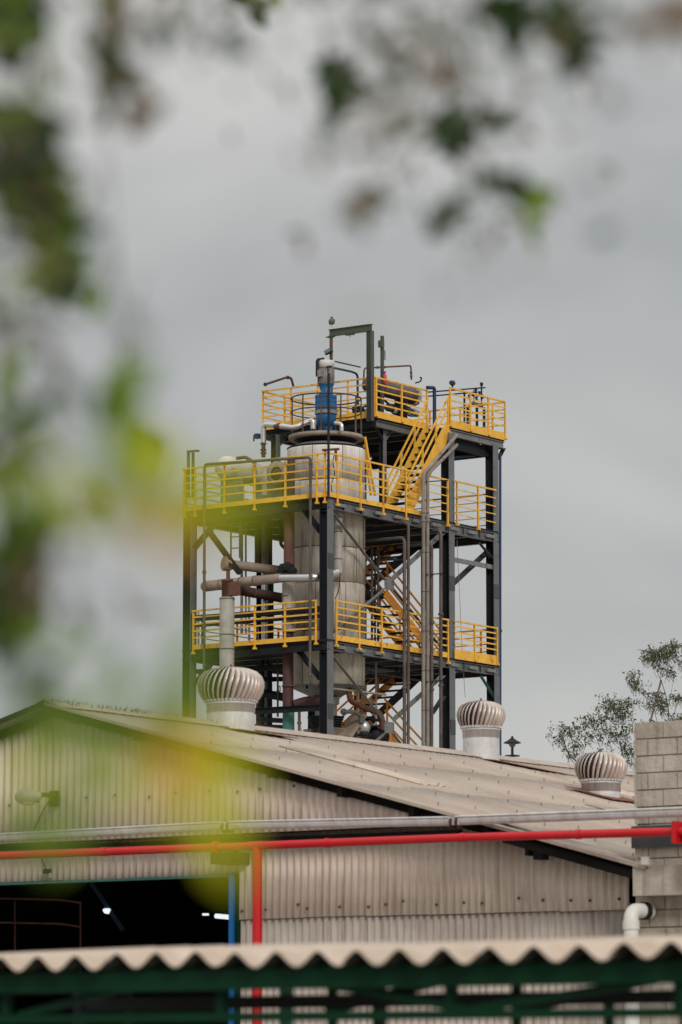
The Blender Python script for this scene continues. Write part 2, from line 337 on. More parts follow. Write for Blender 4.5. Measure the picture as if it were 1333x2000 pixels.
# black trays along the left face behind the lower railing
for (ya, yb, h_) in ((1208,1189,.15),(1222,1203,.08)):
    a = at(381, ya, x=x0+.2); b = at(624, yb, x=x0+.2); MB().beam(a, b, .2, h_).build('cable_tray', M['black'], tower)
b = MB()
for px in (886,) : pass
wire = MB().tube([fy(893,1055), fy(895,1100), fy(898,1160), fy(901,1230), fy(905,1300), fy(909,1362)], .008, 6); wire.build('hanging_cable', M['greysteel'], label='thin loose cable hanging beside the right hand column of the tower', cat='cable')

# ------------------------------------------------------------------ railings
RG = 'yellow railings round the tower decks'
def railing(label, p, q, z, zt, ts, bars=4, toe=.13, drop=.16, m='yellow', bar=.042, postw=.058, rail_out=0):
    """p,q = plan ends; z deck, zt rail top; ts = post positions in metres from p"""
    p = Vector((p[0], p[1], 0)); q = Vector((q[0], q[1], 0)); d = (q-p).normalized(); Ln = (q-p).length
    t = thing('railing', label, 'railing', (p.x, p.y, z), RG)
    nrm = Vector((d.y, -d.x, 0))                              # outward
    zz = lambda v_, z_: Vector((v_.x, v_.y, z_))
    for s_ in ts:
        if s_ > Ln+.02: continue
        c = p + d*s_ + nrm*.02
        b = MB(); b.beam(zz(c, z-drop), zz(c, zt), postw, .012, up=nrm); b.beam(zz(c, z-drop), zz(c, zt), .012, postw, up=nrm, oh=-.02)
        b.cbox((c.x, c.y, z-drop+.03), .09, .09, .06); b.build('post', M[m], t)
    MB().beam(zz(p, zt-.02), zz(q, zt-.02), .05, .045).build('top_rail', M[m], t)
    n = bars
    for i in range(n):
        h = z+toe+(zt-z-toe)*(i+1)/(n+1)-.01
        sg = (random.random()-.5)*.012
        MB().beam(zz(p, h), zz(q, h+sg), .014, bar).build('mid_rail', M[m], t)
    if toe: MB().beam(zz(p, z+toe/2-.02), zz(q, z+toe/2-.02), .01, toe).build('toe_board', M[m], t)
    return t
def ypos(px, py=1000, x=None): return at(px, py, x=ox if x is None else x).y
def xpos(px, py=1000, y=None): return at(px, py, y=oy if y is None else y).x
# middle deck, left face and long face
ye = ypos(357, 985); railing('long yellow railing of the middle deck on the tower\'s left face', (ox, oy), (ox, ye), zM, zMt,
    [ypos(a)-oy for a in (634.5, 619, 557, 497, 438, 381, 360)], bars=4, drop=.2, toe=.13)
xe = xpos(826, 1000); railing('yellow railing of the middle deck in front of the steep staircase', (ox+.03, oy), (xe, oy), zM, zMt,
    [xpos(a)-ox for a in (658, 703, 747.5, 792)], bars=4, drop=.24, toe=.13)
railing('yellow middle deck railing between the lagged pipes and the grey column', (xe+.1, oy), (xpos(877), oy), zM+.02, zMt-.02, [xpos(874.5)-xe-.1], bars=4, drop=.2, toe=0, bar=.03)
railing('last bay of the middle deck railing at the tower\'s right end', (xpos(888), oy), (xpos(969), oy), zM, zMt, [xpos(a)-xpos(888) for a in (893, 934)], bars=4, drop=.1, toe=0, bar=.03)
# back railings of the middle deck seen through
railing('middle deck railing along the far right end side', (xR+.15, oy+.2), (xR+.15, yL), zM, zMt-.05, [.6, 1.6, 2.6, 3.6, 4.4], bars=4, drop=.05, toe=0, bar=.028)
railing('middle deck railing along the hidden back side', (xe, yL+.1), (ox, yL+.1), zM, zMt-.05, [.9*i for i in range(1, 7)], bars=4, drop=.05, toe=0, bar=.028)
# lower deck
railing('yellow lower deck railing on the left face beside the grey flue', (ox, ypos(619, 1200)), (ox, ypos(376, 1200)), zL, zLt, [abs(ypos(a, 1200)-ypos(619, 1200)) for a in (617, 556.5, 497.5, 437, 377.7)], bars=4, drop=.15, toe=.13)
xs_ = xpos(656, 1200)
railing('yellow lower deck railing in front of the stained vessel', (xs_, oy), (xpos(877, 1200), oy), zL, zLt, [xpos(a, 1200)-xs_ for a in (657, 701.7, 745.5, 789, 833, 875)], bars=4, drop=.2, toe=.15)
xs_ = xpos(888, 1200)
railing('yellow lower deck railing bay right of the grey column', (xs_, oy), (xpos(972, 1200), oy), zL, zLt, [xpos(a, 1200)-xs_ for a in (927, 970.6)], bars=4, drop=.02, toe=.28)
railing('lower deck railing along the far right end side', (xR+.1, oy+.2), (xR+.1, yL), zL, zLt, [.5, 1.5, 2.5, 3.5, 4.4], bars=4, drop=.02, toe=0, m='orange', bar=.03)
railing('lower deck railing along the hidden back side', (xR, yL+.1), (x0+.9, yL+.1), zL, zLt-.05, [1.0*i for i in range(1, 7)], bars=4, drop=.02, toe=0, m='orange', bar=.028)
# upper deck
railing('yellow upper deck railing behind the blue agitator gearbox', (xA, yT1), (xA, yBk), zT, zTt, [.03, at(679,800,x=xA).y-yT1, at(620,800,x=xA).y-yT1, at(568,800,x=xA).y-yT1, yBk-yT1-.03], bars=4, drop=.0, toe=.19)
railing('yellow upper deck railing left of the steep staircase', (xA+.02, yT1), (xO, yT1), zT, zTt, [.03, at(784,800,y=yT1).x-xA, xO-xA-.04], bars=4, drop=.0, toe=.19)
railing('yellow upper deck railing at the right corner of the tower', (xO, yT0), (xE, yT0), zT, zTt, [.02, at(919,800,y=yT0).x-xO, at(954,800,y=yT0).x-xO, xE-xO-.03], bars=4, drop=.0, toe=.22)
railing('upper deck end railing on the far right side', (xE, yT0+.02), (xE, yBk), zT, zTt, [.45, 1.6, 2.7, 3.8, 4.6], bars=4, drop=0, toe=0, bar=.035)
railing('upper deck railing along the hidden back side', (xE, yBk), (xA, yBk), zT, zTt, [.9*i for i in range(1, 6)], bars=4, drop=0, toe=.19, bar=.035)

# ------------------------------------------------------------------ staircases
def stair(label, xa, za, xb, zb, y1, y2, m_near='yellow', m_far='yellow', tread='black', rails=(1,1), nmid=2, depth=.2, hr=.95, railm=None):
    """flight from (xa,za) bottom to (xb,zb) top, between y1 (near) and y2 (far)"""
    t = thing('staircase', label, 'staircase', (xa, (y1+y2)/2, za), 'yellow staircases of the tower')
    A = V(xa, 0, za); B = V(xb, 0, zb)
    for yy, m_ in ((y1, m_near), (y2, m_far)):
        MB().beam(V(xa, yy, za), V(xb, yy, zb), .03, depth).build('stringer', M[m_], t)
    n = max(4, int(round((zb-za)/.22)))
    for i in range(n):
        s_ = (i+.5)/n; x = xa+(xb-xa)*s_; z = za+(zb-za)*s_
        MB().box(x-.13, x+.13, y1+.02, y2-.02, z-.02, z+.015).build('tread', M[tread], t)
    for k, (yy, on) in enumerate(((y1, rails[0]), (y2, rails[1]))):
        if not on: continue
        rm = M[railm or (m_near if k == 0 else m_far)]
        for j in range(nmid+1):
            h = hr*(j+1)/(nmid+1); MB().beam(V(xa, yy, za+h), V(xb, yy, zb+h), .035, .05).build('handrail', rm, t)
        for s_ in (.04, .36, .68, .97):
            x = xa+(xb-xa)*s_; z = za+(zb-za)*s_
            MB().beam(V(x, yy-.02 if k == 0 else yy+.02, z-.05), V(x, yy-.02 if k == 0 else yy+.02, z+hr), .05, .04).build('post', rm, t)
    return t
stair('steep yellow staircase climbing from the middle deck to the upper deck', at(795, 985, y=yT0+.05).x, zM, xO+.02, zT-.05, yT0+.05, yT1-.03, depth=.34)
ys = y0+1.75
a = at(872, 1283, y=ys); b = at(752, 1158, y=ys)
stair('orange stair flight rising leftwards from the lower deck to the landing', a.x, zL, b.x, b.z, ys, ys+.85, 'orange', 'orange', rails=(1,1), depth=.28)
zl1 = b.z; xl1 = b.x; ysb = ys+.95
ptop = at(826, 1035, y=ysb)
stair('dark stair flight rising rightwards from the landing to the middle deck', xl1, zl1, ptop.x, zM-.05, ysb, ysb+.85, 'black', 'orange', rails=(0,1), depth=.24)
a = at(872, 1560, y=ys); b = at(752, 1430, y=ys)
stair('orange bottom stair flight whose handrails rise above the shed roof', a.x, a.z, b.x, b.z, ys, ys+.85, 'orange', 'orange', rails=(1,1), depth=.28)
p2 = at(826, 1305, y=ysb)
stair('dark stair flight under the lower deck with orange far stringer', b.x, b.z, p2.x, zL-.05, ysb, ysb+.85, 'black', 'orange', rails=(0,1), depth=.24)
for (xx, zz) in ((xl1, zl1), (b.x, b.z)):
    MB().box(xx-1.0, xx, ys, ysb+.85, zz-.12, zz-.01).build('landing', M['black'], tower)
# no steps below the lowest flight; the shed roof hides the gap

# ------------------------------------------------------------------ main vessel
ves = thing('reactor_vessel', 'large upright insulated vessel with stained pale cladding inside the tower', 'vessel', (vx_x, vx_y, 0))
zb = at(637, 1335, x=vx_x-vx_r*.8).z; ztop = at(637, 868, x=vx_x-vx_r*.8).z
MB().lathe([(0, zb-.25), (.45, zb-.25), (vx_r-.09, zb), (vx_r-.03, zb+.02), (vx_r-.03, ztop), (vx_r*.8, ztop+.14), (.3, ztop+.22), (0, ztop+.22)], (vx_x, vx_y, 0), n=48).build('shell', M['greysteel'], ves)
seams = [zb] + [at(637, p_, x=vx_x-vx_r*.8).z for p_ in (1230, 1135, 1066, 990, 935)] + [ztop]
for i in range(len(seams)-1):
    n = 8; off = i*.37
    for k in range(n):
        a0 = 2*math.pi*k/n+off; a1 = 2*math.pi*(k+1)/n+off-.012
        rr = vx_r + (.008 if k % 2 else 0)
        b = MB(); z1_, z2_ = seams[i]+.006, seams[i+1]-.006
        b.lathe([(rr-.02, z1_), (rr, z1_), (rr+.004, z2_-.03), (rr+.008, z2_), (rr-.02, z2_)], (vx_x, vx_y, 0), n=6, a0=a0, a1=a1)
        b.build('cladding_sheet', M['vesseltop' if i >= 4 else 'vessel'], ves)
for z_ in seams[1:-1]:
    MB().lathe([(vx_r-.02, z_-.012), (vx_r+.016, z_-.012), (vx_r+.016, z_+.012), (vx_r-.02, z_+.012)], (vx_x, vx_y, 0), n=40).build('band', M['brownpipe'], ves)
MB().lathe([(vx_r-.1, ztop), (vx_r+.01, ztop), (vx_r+.01, ztop+.05), (vx_r-.1, ztop+.06)], (vx_x, vx_y, 0), n=48).build('top_flange', M['black'], ves)
# bottom outlet and the ribbed coupling
zf = lambda py: at(625, py, x=vx_x-.5).z
MB().lathe([(.38, zb-.3), (.38, zf(1372)), (.3, zf(1375)), (.3, zf(1398))], (vx_x, vx_y, 0), n=28).build('outlet_neck', M['lagging'], ves)
MB().lathe([(.5, zf(1352)), (.5, zf(1347)), (.1, zf(1347))], (vx_x, vx_y, 0), n=28).build('skirt_flange', M['black'], ves)
prof = [(.1, zf(1397))]
for i in range(7):
    z_ = zf(1397)+(zf(1430)-zf(1397))*i/7; prof += [(.52-.02*i, z_), (.52-.02*i, z_-.03), (.42-.02*i, z_-.035)]
MB().lathe(prof, (vx_x, vx_y, 0), n=32).build('ribbed_coupling', M['rubber'], ves)
for k in range(4):
    t_ = math.pi/4+k*math.pi/2; c = V(vx_x+math.cos(t_)*vx_r*.8, vx_y+math.sin(t_)*vx_r*.8, 0)
    MB().beam(V(c.x, c.y, zL-.1), V(c.x, c.y, zb+.1), .12, .12).build('support_lug', M['black'], ves)
# hopper plates below
c = at(662, 1440, x=vx_x-.3); MB().lathe([(.25, 0), (.75, .75), (.77, .75), (.77, .8)], (vx_x+.2, vx_y, c.z-.5), n=4, smooth=False, a0=.4, a1=.4+2*math.pi).build('hopper', M['tanlag'], ves)
# manway ring walkway on the vessel top
ring = thing('walkway_ring', 'round walkway with thin rails encircling the blue agitator drive', 'walkway', (vx_x, vx_y, ztop+.1))
zr = at(637, 846, x=vx_x-.9).z; zr1 = at(637, 766, x=vx_x-.9).z; rg = at(707, 800, x=vx_x).y; rg = 70/7500*107
MB().lathe([(.5, zr-.02), (rg+.06, zr-.02), (rg+.06, zr+.09), (rg+.03, zr+.09), (rg+.03, zr), (.5, zr)], (vx_x, vx_y, 0), n=40).build('floor_ring', M['tanlag'], ring)
MB().lathe([(.5, ztop+.08), (rg-.1, zr-.03)], (vx_x, vx_y, 0), n=32).build('support_cone', M['black'], ring)
def circ(z, r, n=36): return [V(vx_x+math.cos(2*math.pi*k/n)*r, vx_y+math.sin(2*math.pi*k/n)*r, z) for k in range(n+1)]
MB().tube(circ(zr1, rg), .022, 8, False).build('hoop_rail', M['redbrown'], ring); MB().tube(circ((zr1*.66+zr*.34), rg), .018, 8, False).build('hoop_rail', M['redbrown'], ring)
for k in range(11):
    t_ = 2*math.pi*k/11+.2; c = V(vx_x+math.cos(t_)*rg, vx_y+math.sin(t_)*rg, 0); MB().beam(V(c.x, c.y, zr), V(c.x, c.y, zr1), .035, .02).build('post', M['brownpipe'], ring)
# agitator drive
ag = thing('agitator_drive', 'blue gearbox and grey electric motor standing on top of the vessel', 'motor', (vx_x, vx_y, ztop+.2))
za = lambda py: at(637, py, x=vx_x-.25).z
R_ = lambda wpx: wpx*.00715
C0 = (vx_x, vx_y, 0)
MB().lathe([(0, za(842)), (R_(30), za(842)), (R_(30), za(826)), (0, za(826))], C0, n=8, smooth=False).build('pedestal', M['blue'], ag)
for k in range(4):
    t_ = k*math.pi/2+.4; MB().cbox((vx_x+math.cos(t_)*.26, vx_y+math.sin(t_)*.26, (za(842)+za(826))/2), .05, .05, za(826)-za(842)).build('leg', M['darkblue'], ag)
MB().lathe([(0, za(828)), (R_(38), za(828)), (R_(40), za(812)), (R_(40), za(806)), (0, za(806))], C0, n=24).build('lower_housing', M['blue'], ag)
MB().lathe([(0, za(806)), (R_(45), za(806)), (R_(45), za(799)), (0, za(799))], C0, n=24, smooth=False).build('flange', M['motor'], ag)
b = MB(); b.cbox((vx_x, vx_y, (za(799)+za(768))/2), .44, .44, za(768)-za(799)-.004); b.build('gearbox', M['blue'], ag)
b = MB()
for dx in (-.18,-.06,.06,.18):
    for dz in (.06, .24, .38): b.cbox((vx_x-.225, vx_y+dx, za(799)+dz), .02, .03, .03); b.cbox((vx_x+dx, vx_y-.225, za(799)+dz), .03, .02, .03)
b.build('bolt', M['darkblue'], ag, kind='stuff')
MB().lathe([(0, za(768)), (.2, za(768)), (.2, za(763)), (R_(20), za(762)), (R_(30), za(749)), (R_(33), za(748)), (0, za(748))], C0, n=24).build('lantern', M['blue'], ag)
MB().lathe([(0, za(748)), (R_(30), za(747.5)), (R_(30), za(716)), (0, za(716))], C0, n=20).build('motor_body', M['motor'], ag)
for k in range(20):
    t_ = 2*math.pi*k/20; d_ = V(math.cos(t_), math.sin(t_), 0); MB().beam(V(*C0)+d_*(R_(31)+.005)+V(0,0,za(746)), V(*C0)+d_*(R_(31)+.005)+V(0,0,za(717)), .012, .035, up=d_).build('cooling_fin', M['motor'], ag)
MB().lathe([(0, za(715.7)), (R_(33), za(715.7)), (R_(33), za(703)), (R_(30), za(701)), (0, za(700.5))], C0, n=24).build('fan_cowl', M['whitepaint'], ag)
MB().cbox((vx_x-.26, vx_y+.02, za(728)), .12, .16, .2).build('terminal_box', M['motor'], ag)

# ------------------------------------------------------------------ pipes
def pipe(label, pts, r, m, name='pipe', rb=.18, flanges=(), cat='pipe', bands=None, n=12, group=None):
    P = [Vector(p) for p in pts]; base = min(P, key=lambda q: q.z)
    t = thing(name, label, cat, base, group)
    MB().tube(bend(P, rb) if len(P) > 2 else P, r, n).build('run', M[m], t)
    for (i, s_) in flanges:
        a = P[i]; b = P[i+1]; c = a.lerp(b, s_); d = (b-a).normalized()
        MB().tube([c-d*.03, c+d*.03], r*1.55, 14).build('flange', M[m if m != 'alu' else 'greysteel'], t)
    if bands:
        for i in range(len(P)-1):
            a = P[i]; b = P[i+1]; Ln = (b-a).length; d = (b-a).normalized(); k = int(Ln/bands)
            for j in range(1, k+1):
                c = a+d*(j*Ln/(k+1)); MB().tube([c-d*.012, c+d*.012], r+.006, 14).build('lagging_band', M['brownpipe'], t)
    return t
gx = x0+.35
# silver / tan pipe crossing the left face
a = at(394, 1146, x=x0-.1); b_ = at(549, 1129, x=x0-.1); c_ = at(640, 1126, x=x0-.1)
t = thing('pipe', 'long tan and silver lagged pipe crossing the left face to the vessel', 'pipe', c_)
MB().tube([a, a+(b_-a)*.02, a+(b_-a)*.06, b_], [.04, .12, .155, .13], 16).build('tan_run', M['tanlag'], t)
for k in (.25, .5, .68): q = a.lerp(b_, k); d_ = (b_-a).normalized(); MB().tube([q-d_*.012, q+d_*.012], .155, 16).build('lagging_band', M['brownpipe'], t)
e_ = at(662, 1118, y=y0+.2); MB().tube(bend([b_, V(b_.x, y0+.35, c_.z), V(e_.x, y0+.2, e_.z), at(661, 1108, y=y0+.2)], .2), .118, 16).build('silver_run', M['alu'], t)
MB().tube([at(661, 1112, y=y0+.2), at(661, 975, y=y0+.2)], .115, 16).build('riser', M['lagging'], t)
for py in (1039, 1092, 1010): q = at(661, py, y=y0+.2); MB().tube([q-V(0,0,.012), q+V(0,0,.012)], .122, 16).build('lagging_band', M['brownpipe'], t)
# grey flue with rusty valve block
a = at(444, 1167, x=x0-.75); b_ = at(444, 1320, x=x0-.75)
t = thing('flue', 'pale grey upright flue topped by a rusty valve box left of the vessel', 'flue', V(b_.x, b_.y, 0))
MB().tube([V(b_.x, b_.y, 0), a], .208, 20).build('stack', M['lagging'], t)
for py in (1170, 1240, 1268): q = at(444, py, x=x0-.75); MB().tube([q-V(0,0,.014), q+V(0,0,.014)], .216, 20).build('band', M['brownpipe'], t)
q = at(444, 1150, x=x0-.75); MB().lathe([(0,-.26),(.15,-.26),(.15,.2),(.17,.2),(.17,.26),(0,.26)], q, n=20).build('valve_box', M['rust'], t)
q2 = at(458, 1150, x=x0-.75); MB().cbox(q2, .2, .28, .38).build('valve_body', M['rust'], t)
MB().tube([at(446,1134,x=x0-.75), at(446,1113,x=x0-.75)], .055, 12).build('valve_neck', M['rust'], t); q = at(445,1113,x=x0-.75); MB().tube([q, q+V(0,0,.05)], .12, 14).build('neck_flange', M['rust'], t)
# ochre pipe with flanged end
pipe('stub pipe with round flanged end above the tan pipe', [at(438, 1101, x=x0-.1), at(545, 1114, x=x0+1.4)], .135, 'tanlag', flanges=((0, .01),), cat='pipe')
pipe('dark brown lagged pipe running below the tan pipe', [at(468, 1153, x=x0+.2), at(552, 1168, x=x0+1.5)], .14, 'redbrown', bands=.6)
# rusty tall pipe
yy = y0+.95
def vp(px, pa, pb, wpx, m, label, x=None, fl=(), bands=None, cat='pipe', name='pipe', **k):
    xx = x if x is not None else x0+.4
    return pipe(label, [at(px, pb, x=xx), at(px, pa, x=xx)], wpx*.0072, m, flanges=fl, bands=bands, cat=cat, name=name, **k)
t = thing('pipe', 'thick rusty upright pipe between the left beams and the vessel', 'pipe', at(563, 1420, x=gx))
def seg(px, pa, pb, w, m, nm, x=gx, n=18): MB().tube([at(px, pb, x=x), at(px, pa, x=x)], w*.0072, n).build(nm, M[m], t)
seg(565, 985, 1104, 21, 'rust', 'upper_run'); seg(565, 1137, 1235, 27, 'lagging', 'lagged_run'); seg(563, 1235, 1382, 21, 'redbrown', 'lower_run'); seg(564, 1385, 1440, 23, 'teal', 'base_sleeve'); seg(569, 895, 985, 15, 'redbrown', 'top_run')
for py in (1165, 1210, 1340): q = at(564.5, py, x=gx); MB().tube([q-V(0,0,.015), q+V(0,0,.015)], .2, 18).build('band', M['brownpipe'], t)
b = MB(); q = at(562, 1110, x=gx-.05)
for k in range(9): c = q+V(random.uniform(-.1,.1), random.uniform(-.24,.24), random.uniform(-.1,.08)); b.lathe([(.01,-.12),(.13,-.07),(.15,.02),(.08,.1),(.01,.12)], c, n=7, smooth=False)
b.build('torn_wrap', M['rubber'], t)
vp(516.5, 1109, 1262, 11, 'alu', 'bright silver upright pipe behind the lower left railing', x=x0+1.2, bands=.9)
vp(516.5, 1000, 1108, 11, 'brownpipe', 'dirty brown upright pipe directly above the bright silver one', x=x0+1.2, bands=.5)
vp(472.5, 1000, 1240, 6, 'lagging', 'slim pale pipe left of the pair behind the ladder', x=x0+1.6); vp(480.5, 1000, 1240, 4, 'lagging', 'slimmest pale pipe right of the pair behind the ladder', x=x0+1.6)
vp(502.5, 1008, 1110, 10, 'brownpipe', 'brown upright pipe between ladder and back column', x=x0+2.4); 
vp(528, 1010, 1420, 9, 'black', 'black upright pipe right of the silver upright pipe', x=x0+2.4)
vp(505, 1290, 1440, 8, 'rust', 'rusty upright pipe under the lower deck by the first roof ventilator', x=x0+2.4); vp(513.5, 1290, 1440, 6, 'green', 'green upright pipe under the lower deck by the first roof ventilator', x=x0+2.3)
pipe('black hooked pipe under the middle deck', [at(549,1015,x=gx+1), at(549,1064,x=gx+1), at(556,1070,x=gx+1)], .05, 'black', n=8)
# ladder
t = thing('ladder', 'narrow ladder hanging below the middle deck near the left column', 'ladder', at(460, 1090, x=x0+1.3))
for px in (451.5, 468.5): MB().beam(at(px,1090,x=x0+1.3), at(px,1000,x=x0+1.3), .035, .035).build('rail', M['lagging'], t)
for py in (1010, 1029, 1049, 1071): MB().beam(at(451.5,py,x=x0+1.3), at(468.5,py-1,x=x0+1.3), .03, .03).build('rung', M['lagging'], t)
# outer thin pipe on the left face
lx = ox-.12
pipe('thin brown service pipe looping over the middle deck railing', [at(399,1330,x=lx), at(400,907,x=lx), at(607,893,x=lx), at(606,1332,x=lx), at(625,1342,x=lx+.3)], .04, 'brownpipe', flanges=((0,.25),(2,.03),(0,.5),(2,.97)), rb=.12, n=10)
# twin lagged pipes down the long face
py_ = oy-.22
for px, top, lb in ((827.5, (893,850), 'left one of the two pale lagged pipes bending down beside the stairs'), (835.5, (893,869), 'right one of the two pale lagged pipes bending down beside the stairs')):
    pipe(lb, [at(px,1465,y=py_), at(px,926,y=py_), at(*top,y=py_+.05)], .052, 'duct', rb=.12, bands=1.15, flanges=((0,.83),))
for (px, pt, pl, w, lb, m) in ((790.5,1050,716,7,'thick dark pipe elbowing down left of the twin pale pipes','brownpipe'),(798,1020,770,6,'slimmer dark pipe rising to the underside of the middle deck','brownpipe'),(843.5,1062,838,7,'dark pipe just right of the twin pale pipes','brownpipe'),(861.5,1035,830,7,'tall dark pipe beside the grey right column','brownpipe')):
    e = at(px, pt, y=py_+.05); pipe(lb, [at(px,1470,y=py_+.05), e, V(e.x-.1, e.y+1.8, e.z)] if pl in (716,) else [at(px,1470,y=py_+.05), e, V(e.x, e.y+1.2, e.z)], w*.0072, m, rb=.16, flanges=((0,.3),(0,.62)), n=12)
for py in (1121, 1330): MB().beam(at(829,py+2,y=py_-.03), at(864,py-1,y=py_-.03), .03, .035).build('pipe_bracket', M['black'], tower)
MB().beam(at(832,941,y=py_-.02), at(876,938,y=py_-.02), .03, .03).build('pipe_bracket', M['black'], tower)
pipe('dark blue downpipe clipped to the tower\'s outer right column', [at(977.5,1520,y=y0-.1), at(977.5,885,y=y0-.1)], .038, 'darkblue', n=8, flanges=((0,.2),(0,.45)))
pipe('black pipe slung below the right end of the upper deck', [at(888,893,y=y0+.3), at(928,889,y=y0+.3), at(933,883,y=y0+.3), at(934,868,y=y0+.3)], .045, 'darkblue', rb=.08, n=10)
# silver pipe over the vessel top, left
px_ = vx_x-.7
t = pipe('short silver pipe with rusty coupling feeding the vessel top', [at(515,864,x=px_-.3), at(515,829,x=px_-.3), at(548,832,x=px_-.3), at(575,836,x=px_-.3), at(606,822,x=px_), at(612,822,x=px_), at(612,838,x=px_)], .078, 'alu', rb=.14)
q = at(543,832,x=px_-.3); MB().tube([q+V(0,.1,0), q-V(0,.1,0)], .085, 14).build('rusty_coupling', M['rust'], t)
q = at(515,866,x=px_-.3); MB().tube([at(515,893,x=px_-.3), q], .06, 12).build('lower_pipe', M['redbrown'], t)
for py in (868, 880, 886): q = at(515,py,x=px_-.3); MB().tube([q, q+V(0,0,.035)], .09, 12).build('flange', M['redbrown'], t)
pipe('small silver elbow pipe on the right of the agitator', [at(655,826,x=px_), at(668,828,x=px_), at(668,842,x=px_)], .055, 'alu', rb=.08)
# piping above the upper deck
def up(px, py, y=None): return at(px, py, y=(yT1+1.2 if y is None else y))
pipe('rusty thin pipe arching high over the upper deck tank', [up(710,750), up(712,719), up(803,714), up(804,742)], .026, 'rust', rb=.09, n=8, flanges=((1,.28),(1,.42),(2,.5),(2,.75)))
pipe('thin dark pipe running right from the grey motor', [up(655,706,vx_y), up(704,717,vx_y+.2)], .022, 'redbrown', n=8)
pipe('dark pipe dropping behind the grey portal post', [up(655,719,vx_y), up(688,726,vx_y+.6), up(699,731,vx_y+.6), up(699,795,vx_y+.6)], .034, 'darkblue', rb=.12, n=8, flanges=((2,.9),))
pipe('black bent pipe hugging the left of the grey motor', [up(620,735,vx_y+.1), up(620,703,vx_y+.1), up(632,701,vx_y+.1)], .045, 'black', rb=.07, n=10)
pipe('dark rusty arm pipe poking out left above the upper deck', [up(518,751,yBk-.4), up(560,737,yBk-.4), up(569,738,yBk-.4), up(574,756,yBk-.4)], .035, 'redbrown', rb=.07, n=8, flanges=((0,.02),(1,.3)))
pipe('thick blue black pipe standing behind the stair opening', [up(835,757), up(849,757), up(849,840)], .055, 'darkblue', rb=.1)
for (a, b, lb) in (((835,766),(948,757),'upper of two thin dark pipes crossing behind the right corner railing'), ((835,774),(930,766),'lower of two thin dark pipes crossing behind the right corner railing')):
    pipe(lb, [up(*a), up(*b)], .022, 'black', n=8)
# valve manifold right corner
q = up(932,791); t = thing('valve_manifold', 'small drum with dark valves behind the right corner railing', 'valve', up(932,838))
MB().lathe([(0,-.3),(.04,-.29),(.075,-.24),(.075,.24),(.04,.29),(0,.3)], q, axis='x', n=16).build('drum', M['brownpipe'], t)
for px in (914, 932, 946): MB().beam(up(px,838), up(px,796), .07, .05).build('leg', M['black'], t)
for (px, py) in ((917,775),(924,770),(931,778),(937,768),(942,775),(930,764)): q = up(px,py); MB().lathe([(0,-.07),(.06,-.05),(.03,0),(.06,.05),(0,.07)], q, n=10).build('valve', M['black'], t)
MB().tube([up(941,790), up(941,752)], .025, 8).build('riser', M['black'], t); MB().tube([up(926,786), up(926,762)], .018, 8).build('riser', M['black'], t)
q = up(941,753); MB().tube([q, q+V(0,0,.09)], .05, 10).build('handwheel', M['black'], t)
MB().beam(up(907.5,836), up(907.5,765), .045, .045).build('stand_post', M['black'], t)
# horizontal tank on the upper deck
yt_ = yT1+1.0
a = up(714,760,yt_); e = at(806,760,y=yt_)
t = thing('horizontal_tank', 'brown horizontal tank with bolted end on the upper deck', 'tank', V((a.x+e.x)/2, yt_, zT))
Lx = e.x-a.x; zc_ = up(760,762,yt_).z
MB().lathe([(0,0),(.1,.02),(.19,.09),(.235,.2),(.235,Lx-.1),(.235,Lx)], (a.x, yt_, zc_), axis='x', n=24).build('shell', M['brownpipe'], t)
MB().lathe([(.2,Lx-.02),(.30,Lx),(.30,Lx+.07),(0,Lx+.07)], (a.x, yt_, zc_), axis='x', n=24, smooth=False).build('end_flange', M['lagging'], t)
for k in range(12):
    t_ = 2*math.pi*k/12; c = V(a.x+Lx+.05, yt_+math.cos(t_)*.27, zc_+math.sin(t_)*.27); MB().tube([c-V(.1,0,0), c+V(.09,0,0)], .018, 6).build('bolt', M['lagging'], t)
for s_ in (.25, .75): MB().box(a.x+Lx*s_-.05, a.x+Lx*s_+.05, yt_-.2, yt_+.2, zT, zc_-.18).build('saddle', M['black'], t)
pipe('curled hook pipe at the bolted end of the upper tank', [up(812,748,yt_), up(822,745,yt_), up(824,738,yt_), up(821,737,yt_)], .022, 'black', rb=.05, n=8)
# pumps and clutter on the upper deck
t = thing('pump_set', 'cluster of grimy pumps and bent pipes under the upper tank', 'pump', up(760,815))
for (px, py, r, m_) in ((700,800,.13,'black'),(722,806,.12,'motor'),(762,797,.11,'brownpipe'),(775,803,.12,'lagging'),(796,800,.1,'brownpipe'),(812,806,.12,'lagging')):
    q = up(px,py); MB().lathe([(0,-.2),(r*.7,-.2),(r,-.12),(r,.1),(r*.6,.16),(r*.6,.24),(0,.25)], q, axis='x', n=16).build('casing', M[m_], t)
MB().tube(bend([up(748,778), up(760,790), up(775,792), up(800,812), up(818,812)], .1), .035, 8).build('crooked_pipe', M['brownpipe'], t); MB().tube(bend([up(690,805), up(715,793), up(740,800), up(740,815)], .1), .03, 8).build('hose', M['black'], t)
MB().tube(bend([up(796,785), up(806,775), up(806,765)], .05), .04, 8).build('drain_pipe', M['rust'], t)
